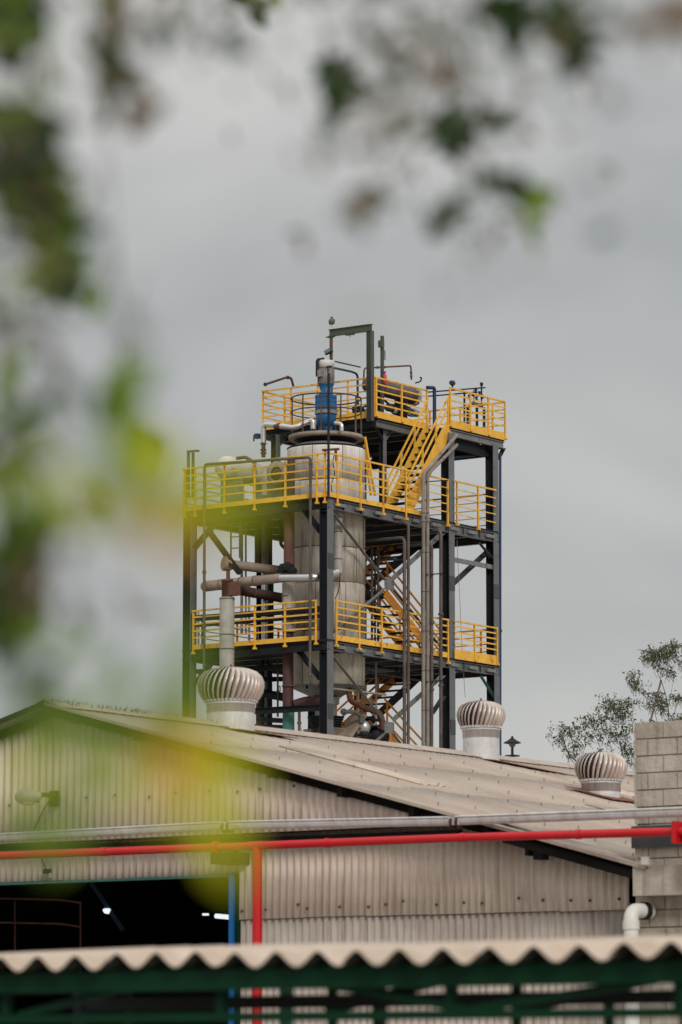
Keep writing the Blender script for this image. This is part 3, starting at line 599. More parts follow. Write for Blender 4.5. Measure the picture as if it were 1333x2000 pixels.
# mid deck drum, pointing away along the long side
q = at(430, 911, x=x0+.25); t = thing('horizontal_drum', 'pale horizontal drum with domed end on the middle deck\'s left side', 'drum', V(q.x+1.5, q.y, zM))
MB().lathe([(0,-.03),(.14,.0),(.26,.1),(.33,.24),(.345,.36),(.345,2.4),(.32,2.5),(.22,2.62),(0,2.7)], q, axis='x', n=32).build('shell', M['whitepaint'], t)
MB().lathe([(.35,1.2),(.36,1.2),(.36,1.26),(.35,1.26)], q, axis='x', n=32).build('band', M['brownpipe'], t)
for s_ in (.55, 2.1): MB().box(q.x+s_-.12, q.x+s_+.12, q.y-.32, q.y+.3, zM, q.z-.22).build('saddle', M['greysteel'], t)
q = at(540, 925, x=x0+.7); t = thing('heat_exchanger', 'short brown drum beside the vessel on the middle deck', 'drum', V(q.x+.6, q.y, zM))
MB().lathe([(0,0),(.27,.03),(.3,.1),(.3,1.3),(.2,1.4),(0,1.42)], q, axis='x', n=28).build('shell', M['redbrown'], t); MB().lathe([(.2,.0),(.36,.0),(.36,.07),(.3,.07)], q, axis='x', n=28).build('flange', M['motor'], t)
MB().box(q.x+.3, q.x+.5, q.y-.25, q.y+.25, zM, q.z-.2).build('saddle', M['greysteel'], t)
vp(517, 918, 968, 11, 'lagging', 'squat pale standpipe in front of the brown drum', x=x0+.3, fl=((0,.55),))
pipe('thin dark valve stem pipe on top of the pale drum', [at(463,895,x=x0+.2), at(480,893,x=x0+.2), at(499,904,x=x0+.2)], .05, 'brownpipe', rb=.06)
# twin posts at the left end of the middle deck
t = thing('hanger_frame', 'pair of dark posts joined by a cap at the middle deck\'s left end', 'post', at(374, 975, x=ox+.05))
for px in (368.5, 377.5): MB().beam(at(px,975,x=ox+.05), at(px,884,x=ox+.05), .05, .08).build('post', M['steel'], t)
MB().beam(at(367,882,x=ox+.05), at(388,880.5,x=ox+.05), .1, .05).build('cap', M['steel'], t)
# hoist pole at the near corner
t = thing('corner_pole', 'slim black pole rising from the near corner of the middle deck', 'pole', V(ox, oy, zM-.1))
MB().tube([V(ox-.04,oy-.04,zM-.1), V(ox-.04,oy-.04,at(640,720,x=ox).z)], .035, 10).build('shaft', M['black'], t); q = at(642,718,x=ox-.04); MB().beam(q+V(0,.06,.02), q-V(0,.1,-.02), .05, .05).build('hook_arm', M['black'], t)
q = at(645,724,x=ox-.04); MB().cbox(q, .05, .06, .16).build('switch_box', M['motor'], t)
# portal frame and things on it
t = thing('portal_frame', 'dark steel portal frame standing above the upper deck', 'gantry', V(xA-.1, yT1, zT-.1))
pf = xA-.12
a = at(723.5, 640, x=pf); b_ = at(644, 648, x=pf)
MB().hbeam(V(pf,a.y,zT-.15), V(pf,a.y,at(723.5,646.5,x=pf).z), .15, .17, .016, up=V(0,1,0)).build('post', M['steel'], t)
MB().hbeam(V(pf,a.y-.06,a.z), V(pf,b_.y,a.z), .13, .2, .016).build('crossbeam', M['steel'], t)
MB().beam(V(pf,b_.y-.06,a.z-.105), V(pf,b_.y-.06,at(644,830,x=pf).z), .07, .07).build('post', M['rust'], t); MB().cbox((pf,b_.y-.03,a.z-.115), .14, .24, .02).build('plate', M['steel'], t)
q = at(684,651,x=pf); MB().cbox((pf,q.y,a.z-.12), .1, .28, .035).build('trolley_plate', M['steel'], t); MB().tube([V(pf,q.y,a.z-.12), V(pf,q.y,a.z-.2)], .012, 6).build('hook', M['steel'], t)
q = at(646,688,x=pf); t = thing('floodlight', 'small blue floodlight clamped to the rusty portal post', 'lamp', q)
b = MB(); b.beam(q+V(-.1,.11,-.03), q+V(-.1,-.12,.05), .1, .12); b.build('housing', M['darkblue'], t); MB().beam(q+V(-.16,.1,-.03), q+V(-.16,-.1,.05), .01, .09).build('glass', M['greysteel'], t)
q = at(884, 748, y=yT0); t = thing('floodlight', 'blue round floodlight on the railing at the stair head', 'lamp', q-V(0,0,.1))
MB().lathe([(0,-.09),(.06,-.09),(.085,-.02),(.085,.04),(.06,.08),(0,.1)], q, axis='x', n=8, smooth=False).build('housing', M['darkblue'], t); MB().beam(q-V(0,0,.14), q-V(0,0,.08), .04, .03).build('bracket', M['black'], t)
t = thing('mast', 'dark upright mast with a small box right of the portal frame', 'mast', up(747,815,yT1+.6))
MB().beam(up(747,815,yT1+.6), up(747,656,yT1+.6), .08, .08).build('shaft', M['steel'], t); MB().cbox(up(745,672,yT1+.55), .15, .12, .2).build('box', M['steel'], t)
MB().tube([up(752.5,703,yT1+.55), up(752.5,684,yT1+.55)], .025, 8).build('tube_lamp', M['lagging'], t)
q = up(752,752,yT1+.5); t = thing('fire_extinguisher', 'red fire extinguisher hung on the dark mast', 'fire extinguisher', q)
MB().lathe([(0,0),(.05,.01),(.055,.05),(.055,.27),(.03,.33),(.015,.36),(0,.36)], q, n=14).build('cylinder', M['red'], t); MB().cbox(q+V(0,0,.38), .03, .07, .03).build('valve', M['black'], t)
# red fire sign by the stair
q = at(784.5, 888, y=yT1+.4); t = thing('fire_sign', 'small red fire extinguisher sign behind the steep staircase', 'sign', q-V(0,0,.1))
MB().cbox(q, .19, .012, .2).build('board', M['red'], t)
b = MB(); b.lathe([(0,-.06),(.022,-.06),(.022,.03),(0,.05)], q+V(-.02,-.012,0), n=8); b.cbox(q+V(.045,-.01,-.01), .03, .006, .1); b.build('pictogram', M['pvc'], t)
# hoist plates, tripod struts by stair (leaning yellow bars)
t = thing('leaning_bars', 'two yellow bars leaning against the vessel above the middle deck', 'bars', at(730, 968, y=vx_y-1.2))
MB().beam(at(733,968,y=y0+.35), at(713,853,y=y0+.45), .05, .07).build('bar', M['yellow'], t); MB().beam(at(725,968,y=y0+.45), at(712,868,y=y0+.5), .05, .06).build('bar', M['yellow'], t)
# dark pipe rack and flanges behind the vessel, right side interior
k_ = 0
for (px, pa, pb, w, m_, yv, lb) in ((727,1070,1270,5,'brownpipe',y0+1.3,'slim brown riser nearest the vessel under the middle deck'),(733,1080,1270,4,'black',y0+1.4,'slim black riser second from the vessel'),(739,1075,1270,5,'brownpipe',y0+1.3,'slim brown riser third from the vessel'),
        (735,1290,1420,4,'lagging',y0+1.3,'slim pale riser under the lower deck beside the vessel bottom'),(700,1335,1440,5,'tanlag',y0+1.2,'tan riser right below the vessel bottom')):
    pipe(lb, [at(px,pb,y=yv), at(px,pa,y=yv)], w*.0072, m_, n=8, flanges=((0,.3),(0,.6)))
pipe('rusty curved pipe leaving the vessel bottom', [at(682,1345,y=y0+.6), at(684,1368,y=y0+.6), at(712,1383,y=y0+.6), at(738,1390,y=y0+.6), at(747,1402,y=y0+.6), at(748,1425,y=y0+.6)], .085, 'rust', rb=.25)
pipe('thin pale rod crossing under the vessel', [at(652,1345,y=y0+.1), at(754,1357,y=y0+.1)], .03, 'tanlag', n=8)
t = pipe('green elbow pipe with fat silver valve above the roof edge', [at(668,1390,y=y0+.4), at(692,1390,y=y0+.4), at(705,1398,y=y0+.4), at(706,1412,y=y0+.4)], .06, 'greypipe', rb=.12, flanges=((0,.15),))
q = at(712,1420,y=y0+.4); MB().lathe([(0,-.2),(.1,-.19),(.16,-.08),(.17,.05),(.1,.16),(0,.19)], q, n=18).build('valve_bulb', M['alu'], t); MB().lathe([(0,-.08),(.2,-.08),(.2,-.02),(0,-.02)], q-V(0,0,.18), n=18).build('valve_flange', M['black'], t)
t = thing('pump', 'black motor pump half hidden by the roof edge under the bracing plate', 'pump', at(740,1450,y=y0+.9))
MB().lathe([(0,-.35),(.2,-.34),(.24,-.2),(.24,.25),(.16,.34),(0,.36)], at(738,1438,y=y0+.9), axis='x', n=20).build('casing', M['black'], t); MB().lathe([(0,0),(.3,0),(.3,.05),(0,.05)], at(726,1420,y=y0+.9), n=18).build('top_flange', M['redbrown'], t)
MB().beam(at(672,1440,y=y0+.7), at(702,1398,y=y0+.7), .08, .5, up=V(0,1,0)).build('chute', M['tanlag'], t)
pipe('maroon horizontal duct below the vessel bottom', [at(573,1376,x=gx), at(600,1368,x=gx+.3), at(628,1370,x=gx+.6)], .12, 'redbrown', rb=.1)
pipe('rusty cross pipe low behind the first ventilator', [at(505,1405,x=gx+1.5), at(560,1408,x=gx+1.2)], .07, 'black')
pipe('black pipe under the lower deck at left', [at(505,1352,x=gx+1.2), at(556,1362,x=gx+1.4)], .12, 'black')
t = thing('handwheel', 'small handwheel left of the maroon pipe under the lower deck', 'valve', at(546,1352,x=gx))
q = at(546,1346,x=gx); MB().tube([q+V(0,math.cos(k*math.pi/8)*.05,math.sin(k*math.pi/8)*.09) for k in range(17)], .012, 6, False).build('wheel', M['black'], t); MB().beam(q-V(0,0,.08), q+V(0,0,.08), .012, .012).build('spoke', M['black'], t)
for (px, pa, pb, w, m_, dxx, lb) in ((388,1195,1275,4,'lagging',1.0,'short pale riser behind the lower railing nearest the left column'),(396,1200,1275,5,'black',1.4,'short black riser behind the lower railing near the left column'),
        (487,1140,1255,5,'lagging',1.5,'pale riser with a clamp left of the silver pipe'),(533,1130,1262,4,'green',1.9,'thin green riser right of the silver pipe'),(543,1290,1400,4,'brownpipe',1.6,'thin brown riser under the lower deck left of the maroon pipe'),
        (600,1300,1345,5,'black',1.0,'stub of black pipe under the lower deck by the near column'),(524,1290,1430,4,'black',2.1,'thin black riser under the lower deck right of the green one'),(585,1390,1430,6,'tanlag',1.0,'tan stub standing right of the teal sleeve'),(480,1290,1400,5,'black',2.6,'black riser behind the largest ventilator')):
    vp(px, pa, pb, w, m_, lb, x=x0+dxx, fl=((0,.45),))
for (pa, pb, w, m_, yv, lb) in (((718,1085),(790,1078),6,'black',y0+2.6,'black pipe lying high behind the braces under the middle deck'),((722,1095),(800,1092),4,'brownpipe',y0+2.4,'brown pipe lying just under the black one behind the braces'),
        ((716,1300),(860,1316),7,'black',y0+1.5,'black header pipe under the lower deck right of the vessel'),((716,1312),(830,1330),5,'brownpipe',y0+1.6,'brown header pipe under the lower deck right of the vessel'),
        ((700,1400),(745,1408),6,'black',y0+1.0,'black cross pipe just over the roof edge by the pump')):
    pipe(lb, [at(*pa,y=yv), at(*pb,y=yv)], w*.0072, m_, n=8, flanges=((0,.4),))
for k, (px, py) in enumerate(((728,1180),(738,1200),(731,1222),(741,1238))):
    q = at(px, py, y=y0+1.2); t = thing('valve', ['uppermost','second','third','lowest'][k]+' of the small dark valves on the risers beside the vessel', 'valve', q)
    MB().lathe([(0,-.09),(.07,-.07),(.035,0),(.07,.07),(0,.09)], q, n=10).build('body', M['black'], t); MB().tube([q, q-V(.0,.13,0)], .015, 6).build('stem', M['greysteel'], t)
for (a, b, xx) in (((386,1312),(622,1300),x0+1.2),((390,1330),(560,1326),x0+2.6),((500,1419),(560,1421),x0+1.0)):
    MB().beam(at(*a,x=xx), at(*b,x=xx), .12, .13).build('beam', M['black'], tower)
# wavy cables strapped to the risers
for (pts, yv, lb) in ((((655,880),(650,905),(655,925),(646,950),(653,975)), y0-.1, 'loose black cable dangling before the vessel top'), (((665,1118),(663,1150),(655,1170)), y0-.1, 'black strap hanging from the silver elbow')):
    MB().tube(bend([at(*p_, y=yv) for p_ in pts], .15), .014, 6).build('cable', M['black'], label=lb, cat='cable')
q = at(652, 876, y=y0+.2); t = thing('valve', 'rusty cross valve at the railing corner before the vessel', 'valve', q)
MB().tube([at(631,879,y=y0+.2), at(662,877,y=y0+.2)], .035, 8).build('body', M['rust'], t); MB().tube([at(636,879,y=y0+.2), at(636,893,y=y0+.2)], .03, 8).build('branch', M['rust'], t); MB().tube([at(657,878,y=y0+.2), at(657,900,y=y0+.2)], .03, 8).build('branch', M['rust'], t)
q = at(503, 852, x=px_-.2); t = thing('junction_box', 'dark blue box with a hook left of the short silver pipe', 'box', q-V(0,0,.1)); MB().cbox(q, .14, .13, .14).build('housing', M['darkblue'], t); MB().beam(q+V(0,.12,-.14), q+V(0,.12,.04), .03, .03).build('hook', M['black'], t)
# bird
q = at(648.5, 634.5, x=pf); bd = thing('bird', 'small grey bird perched on the left end of the portal frame', 'bird', V(pf, q.y, q.z))
z_ = at(644,641,x=pf).z
MB().lathe([(0,0),(.045,.015),(.085,.06),(.095,.11),(.075,.155),(.045,.175),(.04,.19),(.045,.21),(.035,.235),(0,.245)], (pf, q.y, q.z+.0), n=16).build('body', M['bird'], bd)
for s_ in (-1, 1): 
    b = MB(); b.lathe([(0,-.1),(.02,-.07),(.035,0),(.03,.05),(0,.07)], (pf, q.y+s_*.075, q.z+.1), n=10); b.build('wing', M['bird'], bd)
    MB().tube([V(pf, q.y+s_*.02, z_), V(pf, q.y+s_*.02, q.z+.03)], .008, 6).build('leg', M['lagging'], bd)
MB().lathe([(.014,0),(0,.04)], (pf-.04, q.y-.01, q.z+.2), axis='x', n=8).build('beak', M['black'], bd)

# ================================================================== SHED
xw = at(1240, 1640, d=45).x
AP = at(90, 1374, x=xw-.25); EV = at(1266, 1697, x=xw-.25)
yr, zr_ = AP.y, AP.z; slope = (AP.z-EV.z)/(AP.y-EV.y)
LEN = 19.0
def rz(y): return zr_-slope*abs(y-yr)
shed = thing('corrugated_shed', 'long low shed with corrugated walls and a pale sheeted gable roof', 'shed', (xw, (EV.y+yr)/2, 0))
print('shed xw', xw, 'apex', AP, 'eave', EV, 'slope', math.degrees(math.atan(slope)))
def csheet(name, m, parent, axis, o, a0, a1, p, A, zlo, zhi, th=.006, seg=8, rows=1, lean=0, kind=None, label=None):
    """corrugated upright sheet in plane x=o, spanning y a0..a1; zlo/zhi are functions of y"""
    n = max(2, int((a1-a0)/p*seg)); vs = []; fs = []
    for k, off in enumerate((0, th)):
        for i in range(n+1):
            y = a0+(a1-a0)*i/n; xx = o+A*math.sin(2*math.pi*y/p)+off
            vs.append((xx - lean, y, zlo(y))); vs.append((xx, y, zhi(y)))
    m_ = 2*(n+1)
    for i in range(n):
        fs.append((2*i, 2*i+1, 2*i+3, 2*i+2)); fs.append((m_+2*i, m_+2*i+2, m_+2*i+3, m_+2*i+1)); fs.append((2*i, 2*i+2, m_+2*i+2, m_+2*i)); fs.append((2*i+1, m_+2*i+1, m_+2*i+3, 2*i+3))
    b = MB(); b.add(vs, fs, True); return b.build(name, M[m], parent, label=label, kind=kind)
def wy(px, py, xx): return at(px, py, x=xx).y
PW = .118
zg = at(667, 1622, x=xw).z                                     # line of the gutter
yl = AP.y + (AP.y-EV.y)*.55                                    # left end far enough outside the frame
y = EV.y+.4
while y < yr*2-EV.y-.4:
    y2 = min(y+PW*8, yr*2-EV.y-.4); 
    if y2 > EV.y and rz(y)-zg > .02 or rz(y2)-zg > .02:
        csheet('wall_sheet', 'wall', shed, 'x', xw+random.uniform(-.004,.008), y, y2+.03, PW, .021, lambda q: min(zg+.02, rz(q)-.04), lambda q: rz(q)-.03, lean=0)
    y += PW*8
xl = xw+.32
zlap = at(900, 1781, x=xl).z; zlint = at(300, 1714, x=xl).z
yj = wy(466, 1760, xl); yr_end = wy(1230, 1760, xl); yleft = yr*2-EV.y
y = yr_end
while y < yleft:
    y2 = min(y+PW*8, yleft)
    if y < yj < y2: y2 = yj
    j = random.uniform(-.01, .01)
    if y < yj-.01:
        csheet('wall_sheet', 'wall', shed, 'x', xl+j*.5, y, y2+.02, PW*.93, .019, lambda q, j=j: zlap-.02+j, lambda q: min(zg+.15, rz(q)-.06), lean=.012)
        csheet('wall_sheet', 'wall2', shed, 'x', xl+.02, y, y2+.02, PW*.93, .015, lambda q: 0, lambda q: zlap+.05)
    else:
        csheet('wall_sheet', 'wall', shed, 'x', xl+j*.5, y, y2+.02, PW*.93, .019, lambda q, j=j: zlint+j, lambda q: min(zg+.15, rz(q)-.06))
    y = y2
# bolts on the wall sheets
b = MB()
for k in range(16):
    yy_ = yr_end+.2+(yj-yr_end-.3)*k/15; c = V(xl-.035, yy_+random.uniform(-.14,.14), zlap+.12+random.uniform(-.035,.03)); b.lathe([(0,-.02),(.018,-.015),(.02,0)], c, axis='x', n=6)
for k in range(30):
    yy_ = EV.y+1.5+14*k/30; zz_ = zg+.55
    if rz(yy_)-.15 > zz_: b.lathe([(0,-.02),(.016,-.015),(.02,0)], (xw-.02, yy_+random.uniform(-.1,.1), zz_+random.uniform(-.03,.03)), axis='x', n=6)
b.build('bolt', M['rust'], shed, kind='stuff')
# rest of the body
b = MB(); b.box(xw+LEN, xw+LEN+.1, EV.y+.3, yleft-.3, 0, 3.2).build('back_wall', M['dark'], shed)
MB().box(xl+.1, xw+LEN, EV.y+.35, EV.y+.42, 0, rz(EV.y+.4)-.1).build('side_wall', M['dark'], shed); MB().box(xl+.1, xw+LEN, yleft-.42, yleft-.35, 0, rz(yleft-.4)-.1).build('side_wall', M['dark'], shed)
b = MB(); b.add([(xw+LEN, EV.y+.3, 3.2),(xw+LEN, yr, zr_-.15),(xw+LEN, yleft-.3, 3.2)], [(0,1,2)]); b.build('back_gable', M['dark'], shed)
MB().box(xl+.4, xw+LEN-.02, EV.y+.45, yleft-.45, .004, .02).build('floor', M['dark'], shed)  # dark slab added so the ground inside stays black
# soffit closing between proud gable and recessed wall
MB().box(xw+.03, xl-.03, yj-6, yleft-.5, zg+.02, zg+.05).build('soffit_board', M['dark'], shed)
# rafters under the gable edge and purlin ends
for s_ in (1, -1):
    pa_ = V(xw-.05, yr, zr_-.1); pb_ = V(xw-.05, EV.y if s_ == 1 else yleft, EV.z-.09)
    MB().beam(pa_, pb_, .05, .09).build('rafter', M['blacktimber'], shed)
for py_k in range(9):
    yy_ = EV.y+.15+py_k*(yr-EV.y)/8.5; MB().box(xw-.2, xw+LEN-.1, yy_-.04, yy_+.04, rz(yy_)-.16, rz(yy_)-.05).build('purlin', M['dark'], shed)
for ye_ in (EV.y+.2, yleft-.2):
    b = MB(); b.add([(xl+.08,ye_,rz(ye_)-.19),(xw+LEN-.1,ye_,rz(ye_)-.19),(xw+LEN-.1,yr,zr_-.19),(xl+.08,yr,zr_-.19)], [(0,1,2,3)]); b.build('added_lining', M['dark'], shed)  # dark sheet added under the roof to blacken the interior
# roof sheets: corrugation runs down the slope
RP = .177; ca = math.cos(math.atan(slope)); sa = math.sin(math.atan(slope))
def rsheet(xa, xb, ya, yb, dz, m='roofsheet', A=.009, tilt=0, off=0):
    n = max(4, int((xb-xa)/RP*8)); vs = []; fs = []
    for lay in (0, -.008):
        for i in range(n+1):
            x = xa+(xb-xa)*i/n; h = A*math.sin(2*math.pi*x/RP)+dz+lay
            vs.append((x, ya, rz(ya)+h+tilt)); vs.append((x, yb, rz(yb)+h))
    m_ = 2*(n+1)
    for i in range(n):
        fs.append((2*i, 2*i+2, 2*i+3, 2*i+1)); fs.append((m_+2*i, m_+2*i+1, m_+2*i+3, m_+2*i+2)); fs.append((2*i, m_+2*i, m_+2*i+2, 2*i+2)); fs.append((2*i+1, 2*i+3, m_+2*i+3, m_+2*i+1))
    fs.append((0, 1, m_+1, m_)); fs.append((2*n, m_+2*n, m_+2*n+1, 2*n+1))
    b = MB(); b.add(vs, fs, True); b.build('roof_sheet', M[m], shed)
rows = 4; Ltot = yr-EV.y
x = xw-.28
while x < xw+LEN:
    for r in range(rows):
        ya = EV.y+Ltot*r/rows; yb = EV.y+Ltot*(r+1)/rows+.12
        rsheet(x, x+RP*5+.03, ya-random.uniform(.0,.04), min(yb, yr+.03), .012+random.uniform(0,.004), tilt=.0015)
    x += RP*5
x = xw-.28
while x < xw+LEN:
    rsheet(x, x+RP*10+.03, yleft, yr, .012); x += RP*10
for (px_a, px_b, ya_, yb_) in ((2.4,3.3,.55,.80),(6.0,6.9,.30,.52),(9.6,10.5,.62,.85)):
    n0 = xw+px_a; rsheet(n0, n0+RP*4, EV.y+Ltot*ya_, EV.y+Ltot*yb_, .030, m='canopy')
# ridge caps
x = xw-.3; k = 0
while x < xw+LEN:
    b = MB(); e = random.uniform(0, .005); n = 6; vs = []
    for xx in (x, x+1.12):
        for (dy, dz) in ((-.32,-.015),(-.1,.0),(0,.01),(.1,.0),(.32,-.015)): vs.append((xx, yr+dy, rz(yr+dy)+dz+.035+e))
    b.add(vs, [(i, i+1, i+6, i+5) for i in range(4)], False); b.add([q+V(0,0,-.012) for q in map(Vector, vs)], [(i+5, i+6, i+1, i) for i in range(4)]); b.build('ridge_cap', M['roofsheet'], shed); x += 1.05; k += 1
b = MB()
for i in range(22):
    for j in range(10):
        xx = xw+.2+i*.88+(j % 2)*.3+random.uniform(-.12,.12); yy_ = yr-.6-j*Ltot/10.5+random.uniform(-.05,.05); b.lathe([(.006,0),(.006,.035),(.014,.037),(0,.045)], (xx, yy_, rz(yy_)+.02), n=5)
b.build('roof_bolt', M['tanlag'], shed, kind='stuff')
# barge flashing along the gable edge
MB().beam(V(xw-.30, yr+.02, zr_+.01), V(xw-.30, EV.y, EV.z+.01), .02, .04).build('barge_board', M['roofsheet'], shed)
MB().beam(V(xw-.30, yr-.02, zr_+.0), V(xw-.30, yleft, EV.z+.0), .02, .07).build('barge_board', M['black'], shed)
# eave plate and tip at the right end
a = at(1088, 1650, x=xw-.1); MB().beam(V(xw-.22, EV.y+2.0, rz(EV.y+2.0)-.11), V(xw-.22, EV.y+.02, rz(EV.y)-.11), .06, .10).build('end_rafter', M['blacktimber'], shed)
q = at(1261, 1681, x=xw-.35); MB().cbox(q, .05, .09, .09).build('broken_tip', M['whitepaint'], shed)
for (px, py, w_, h_) in ((1057,1663,.13,.2),(1195,1693,.1,.12),(1035,1660,.05,.14)): q = at(px, py, x=xl-.12); MB().cbox(q, .14, w_, h_).build('bracket', M['black'], shed)
# blue jamb + green edge of the opening
yy_ = wy(457, 1760, xl-.03); MB().box(xl-.09, xl+.02, yy_-.035, yy_+.035, 0, zlint+.02).build('door_jamb', M['bluepaint'], shed); MB().box(xl-.05, xl+.04, yy_-.085, yy_-.038, 0, zlint+.0).build('jamb_edge', M['green'], shed)
MB().box(xl-.06, xl+.03, yy_+.04, yleft-.4, zlint-.03, zlint-.002).build('lintel', M['teal'], shed)
# dark skin behind the recess
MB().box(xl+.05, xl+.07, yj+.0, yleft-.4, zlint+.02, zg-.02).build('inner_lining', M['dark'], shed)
# dry weeds growing on the ridge
b = MB()
for i in range(260):
    xx = xw-.25+abs(random.gauss(0, 1.6)); yy_ = yr+random.gauss(0,.1); z_ = rz(yy_)+.04; h = random.uniform(.02,.09); dx, dy = random.uniform(-.05,.05), random.uniform(-.05,.05)
    b.add([(xx-.012,yy_,z_),(xx+.012,yy_+.008,z_),(xx+dx,yy_+dy,z_+h)], [(0,1,2)])
b.build('dry_weeds', M['straw'], label='dry dark weeds sprouting along the shed ridge at left', cat='weeds', kind='stuff')

# ventilators
def roof_hit(px, py):
    lo, hi = 44.0, 75.0
    f = lambda d: (lambda p: p.z-rz(p.y))(at(px, py, d=d))
    best = None; d = 44.0; prev = f(d)
    while d < 75:
        d += .05; cur = f(d)
        if prev < 0 <= cur or prev > 0 >= cur: return at(px, py, d=d)
        prev = cur
    return None
def ventilator(cx, px_l, px_r, yb_top, yb_bot, base_l, base_r, ybase, label, lean=0, nb=30):
    P = roof_hit(cx, ybase)
    if P is None: P = at(cx, ybase, y=yr-.3); print('ridge fallback', cx)
    D = P.dot(FWD); mpp = D/F*1.0
    rb = (base_r-base_l)/2*mpp; R = (px_r-px_l)/2*mpp
    z0 = at(cx, yb_bot, d=D).z; z1 = at(cx, yb_top, d=D).z; c = V(P.x, P.y, 0)
    c = V(P.x, P.y, 0)+FWD*rb*.9*1.0; c.z = 0
    print('vent', label[:30], 'D', D, 'R', R, 'rb', rb, 'h', z1-z0, z0-P.z)
    t = thing('turbine_ventilator', label, 'roof ventilator', V(c.x, c.y, P.z), 'turbine ventilators on the shed roof')
    MB().lathe([(rb, P.z-.15), (rb, z0-.14)], c, n=36).build('base_pipe', M['galv'], t)
    MB().lathe([(rb*.9, z0-.14), (rb*1.02, z0-.14), (rb*1.02, z0-.03), (rb*1.06, z0-.03), (rb*1.06, z0), (rb*.5, z0)], c, n=36).build('collar', M['galv'], t)
    H = z1-z0
    prof = [(.74,0),(.80,.04),(.88,.14),(.965,.3),(1,.46),(.99,.6),(.92,.75),(.78,.87),(.55,.95),(.25,.99)]
    MB().lathe([(R*p_*.80, z0+h_*H*.94+.01) for (p_, h_) in prof]+[(0, z0+H*.935)], c, n=32).build('core', M['vanedark'], t)
    vs = []; fs = []; m_ = len(prof); pit = 2*math.pi/nb
    for (p_, h_) in prof:
        tw = .30*h_
        for (da, rr) in ((0, .84), (.28*pit, .94), (.6*pit, 1.0), (.84*pit, .985)):
            a_ = da+tw; vs.append((R*p_*rr*math.cos(a_), R*p_*rr*math.sin(a_), h_*H))
    for i in range(m_-1):
        for k in range(3): fs.append((i*4+k, i*4+k+1, (i+1)*4+k+1, (i+1)*4+k))
    me = bpy.data.meshes.new('vane'); me.from_pydata(vs, [], fs); me.polygons.foreach_set('use_smooth', [True]*len(fs)); me.materials.append(M['vane'])
    for k in range(nb):
        o = bpy.data.objects.new('vane', me); COL.objects.link(o); o.parent = t; o.location = V(c.x, c.y, z0)-t.location; o.rotation_euler = (0, 0, k*pit+.03*random.random())
    MB().lathe([(R*.34, z0+H*.965), (R*.3, z0+H*.995), (R*.05, z0+H*1.01), (0, z0+H*1.03)], c, n=24).build('top_cap', M['rustsheet'], t)
    MB().lathe([(0,-.01),(.02,-.01),(.015,.03),(0,.04)], c+V(0,0,z0+H*1.02), n=8).build('spindle', M['rustsheet'], t)
    n = 40; b = MB()
    for k in range(n): a_ = 2*math.pi*k/n; b.cbox(c+V(math.cos(a_)*rb*1.07, math.sin(a_)*rb*1.07, z0+.02), .03, .03, .03)
    b.build('ring_tabs', M['galv'], t, kind='stuff')
    return t, c, P
v1, c1, P1 = ventilator(450, 383, 516, 1299, 1369, 403, 497, 1416, 'largest turbine ventilator, nearest the shed ridge and standing before the flue', nb=34)
v2, c2, P2 = ventilator(941.5, 893, 990, 1366, 1421, 906, 978, 1476, 'turbine ventilator with rust stained base beside the tower\'s right column')
v3, c3, P3 = ventilator(1177, 1125, 1229, 1466, 1525, 1139.5, 1215, 1560, 'turbine ventilator at the shed\'s right side in front of the thin tree')
# rusty flashing sheets
def flashing(P, pts, label):
    b = MB(); vs = [V(P.x+a, P.y+bb, rz(P.y+bb)+.055) for (a, bb) in pts]; b.add(vs+[q-V(0,0,.01) for q in vs], [tuple(range(len(vs))), tuple(range(2*len(vs)-1, len(vs)-1, -1))]+[(i, i+len(vs), (i+1) % len(vs)+len(vs), (i+1) % len(vs)) for i in range(len(vs))]); b.build('flashing', M['rustsheet'], shed, label=label)
flashing(c2, [(-.5,.4),(-.45,-.55),(.5,-1.35),(.65,-1.4),(.55,.4)], 'rust red sheet under the ventilator by the tower')
flashing(c3, [(-.42,.35),(-.4,-.45),(.4,-.5),(.4,.35)], 'rust edged sheet under the right hand ventilator')
flashing(c1, [(-.55,.4),(-.5,-.55),(.5,-.8),(.6,.4)], 'rust edged sheet under the largest ventilator')

# gutter and red fire pipe in front of the gable
gxx = xw-.42
def gutter(pa, pb, label):
    a = at(*pa, x=gxx); b = at(*pb, x=gxx); t = thing('gutter', label, 'gutter', V(a.x, (a.y+b.y)/2, min(a.z, b.z)-.05), 'grey gutter lengths across the gable')
    n = 8; vs = []
    for e in (a, b):
        for k in range(n+1):
            th = math.pi*k/n; vs.append(e+V(-math.cos(th)*.06, 0, .045-math.sin(th)*.10))
        for k in range(n, -1, -1):
            th = math.pi*k/n; vs.append(e+V(-math.cos(th)*.054, 0, .045-math.sin(th)*.092))
    m_ = 2*(n+1); mb = MB(); mb.add(vs, [(i, (i+1) % m_, (i+1) % m_+m_, i+m_) for i in range(m_)], False); mb.build('channel', M['galv'], t)
    mb = MB().tube([a+V(-.062,0,.045), b+V(-.062,0,.045)], .012, 8); mb.build('lip', M['galv'], t)
    return t, a, b
gl = ((-60,1640),(437,1613.5)),((452,1612.5),(882,1604)),((894,1603),(1400,1584))
zz = at(700, 1607, x=gxx).z
for i, (pa, pb) in enumerate(gl):
    g, a, b = gutter(pa, pb, ['left length of gutter below the gable wall behind yellow leaves', 'middle length of gutter along the gable wall foot', 'right length of gutter crossing in front of the roof and block wall'][i])
    if i < 2:
        for off in (-.03, -.11):
            c = b+V(0, off, 0); MB().tube([c+V(0,-.018,-.012), c+V(0,.018,-.012)], .078, 12).build('strap', M['redbrown'], g)
        MB().beam(b+V(-.02,.0,.0), b+V(-.02,-.13,.0), .08, .1).build('joint_sleeve', M['galv'], g)
rx = xw-.55
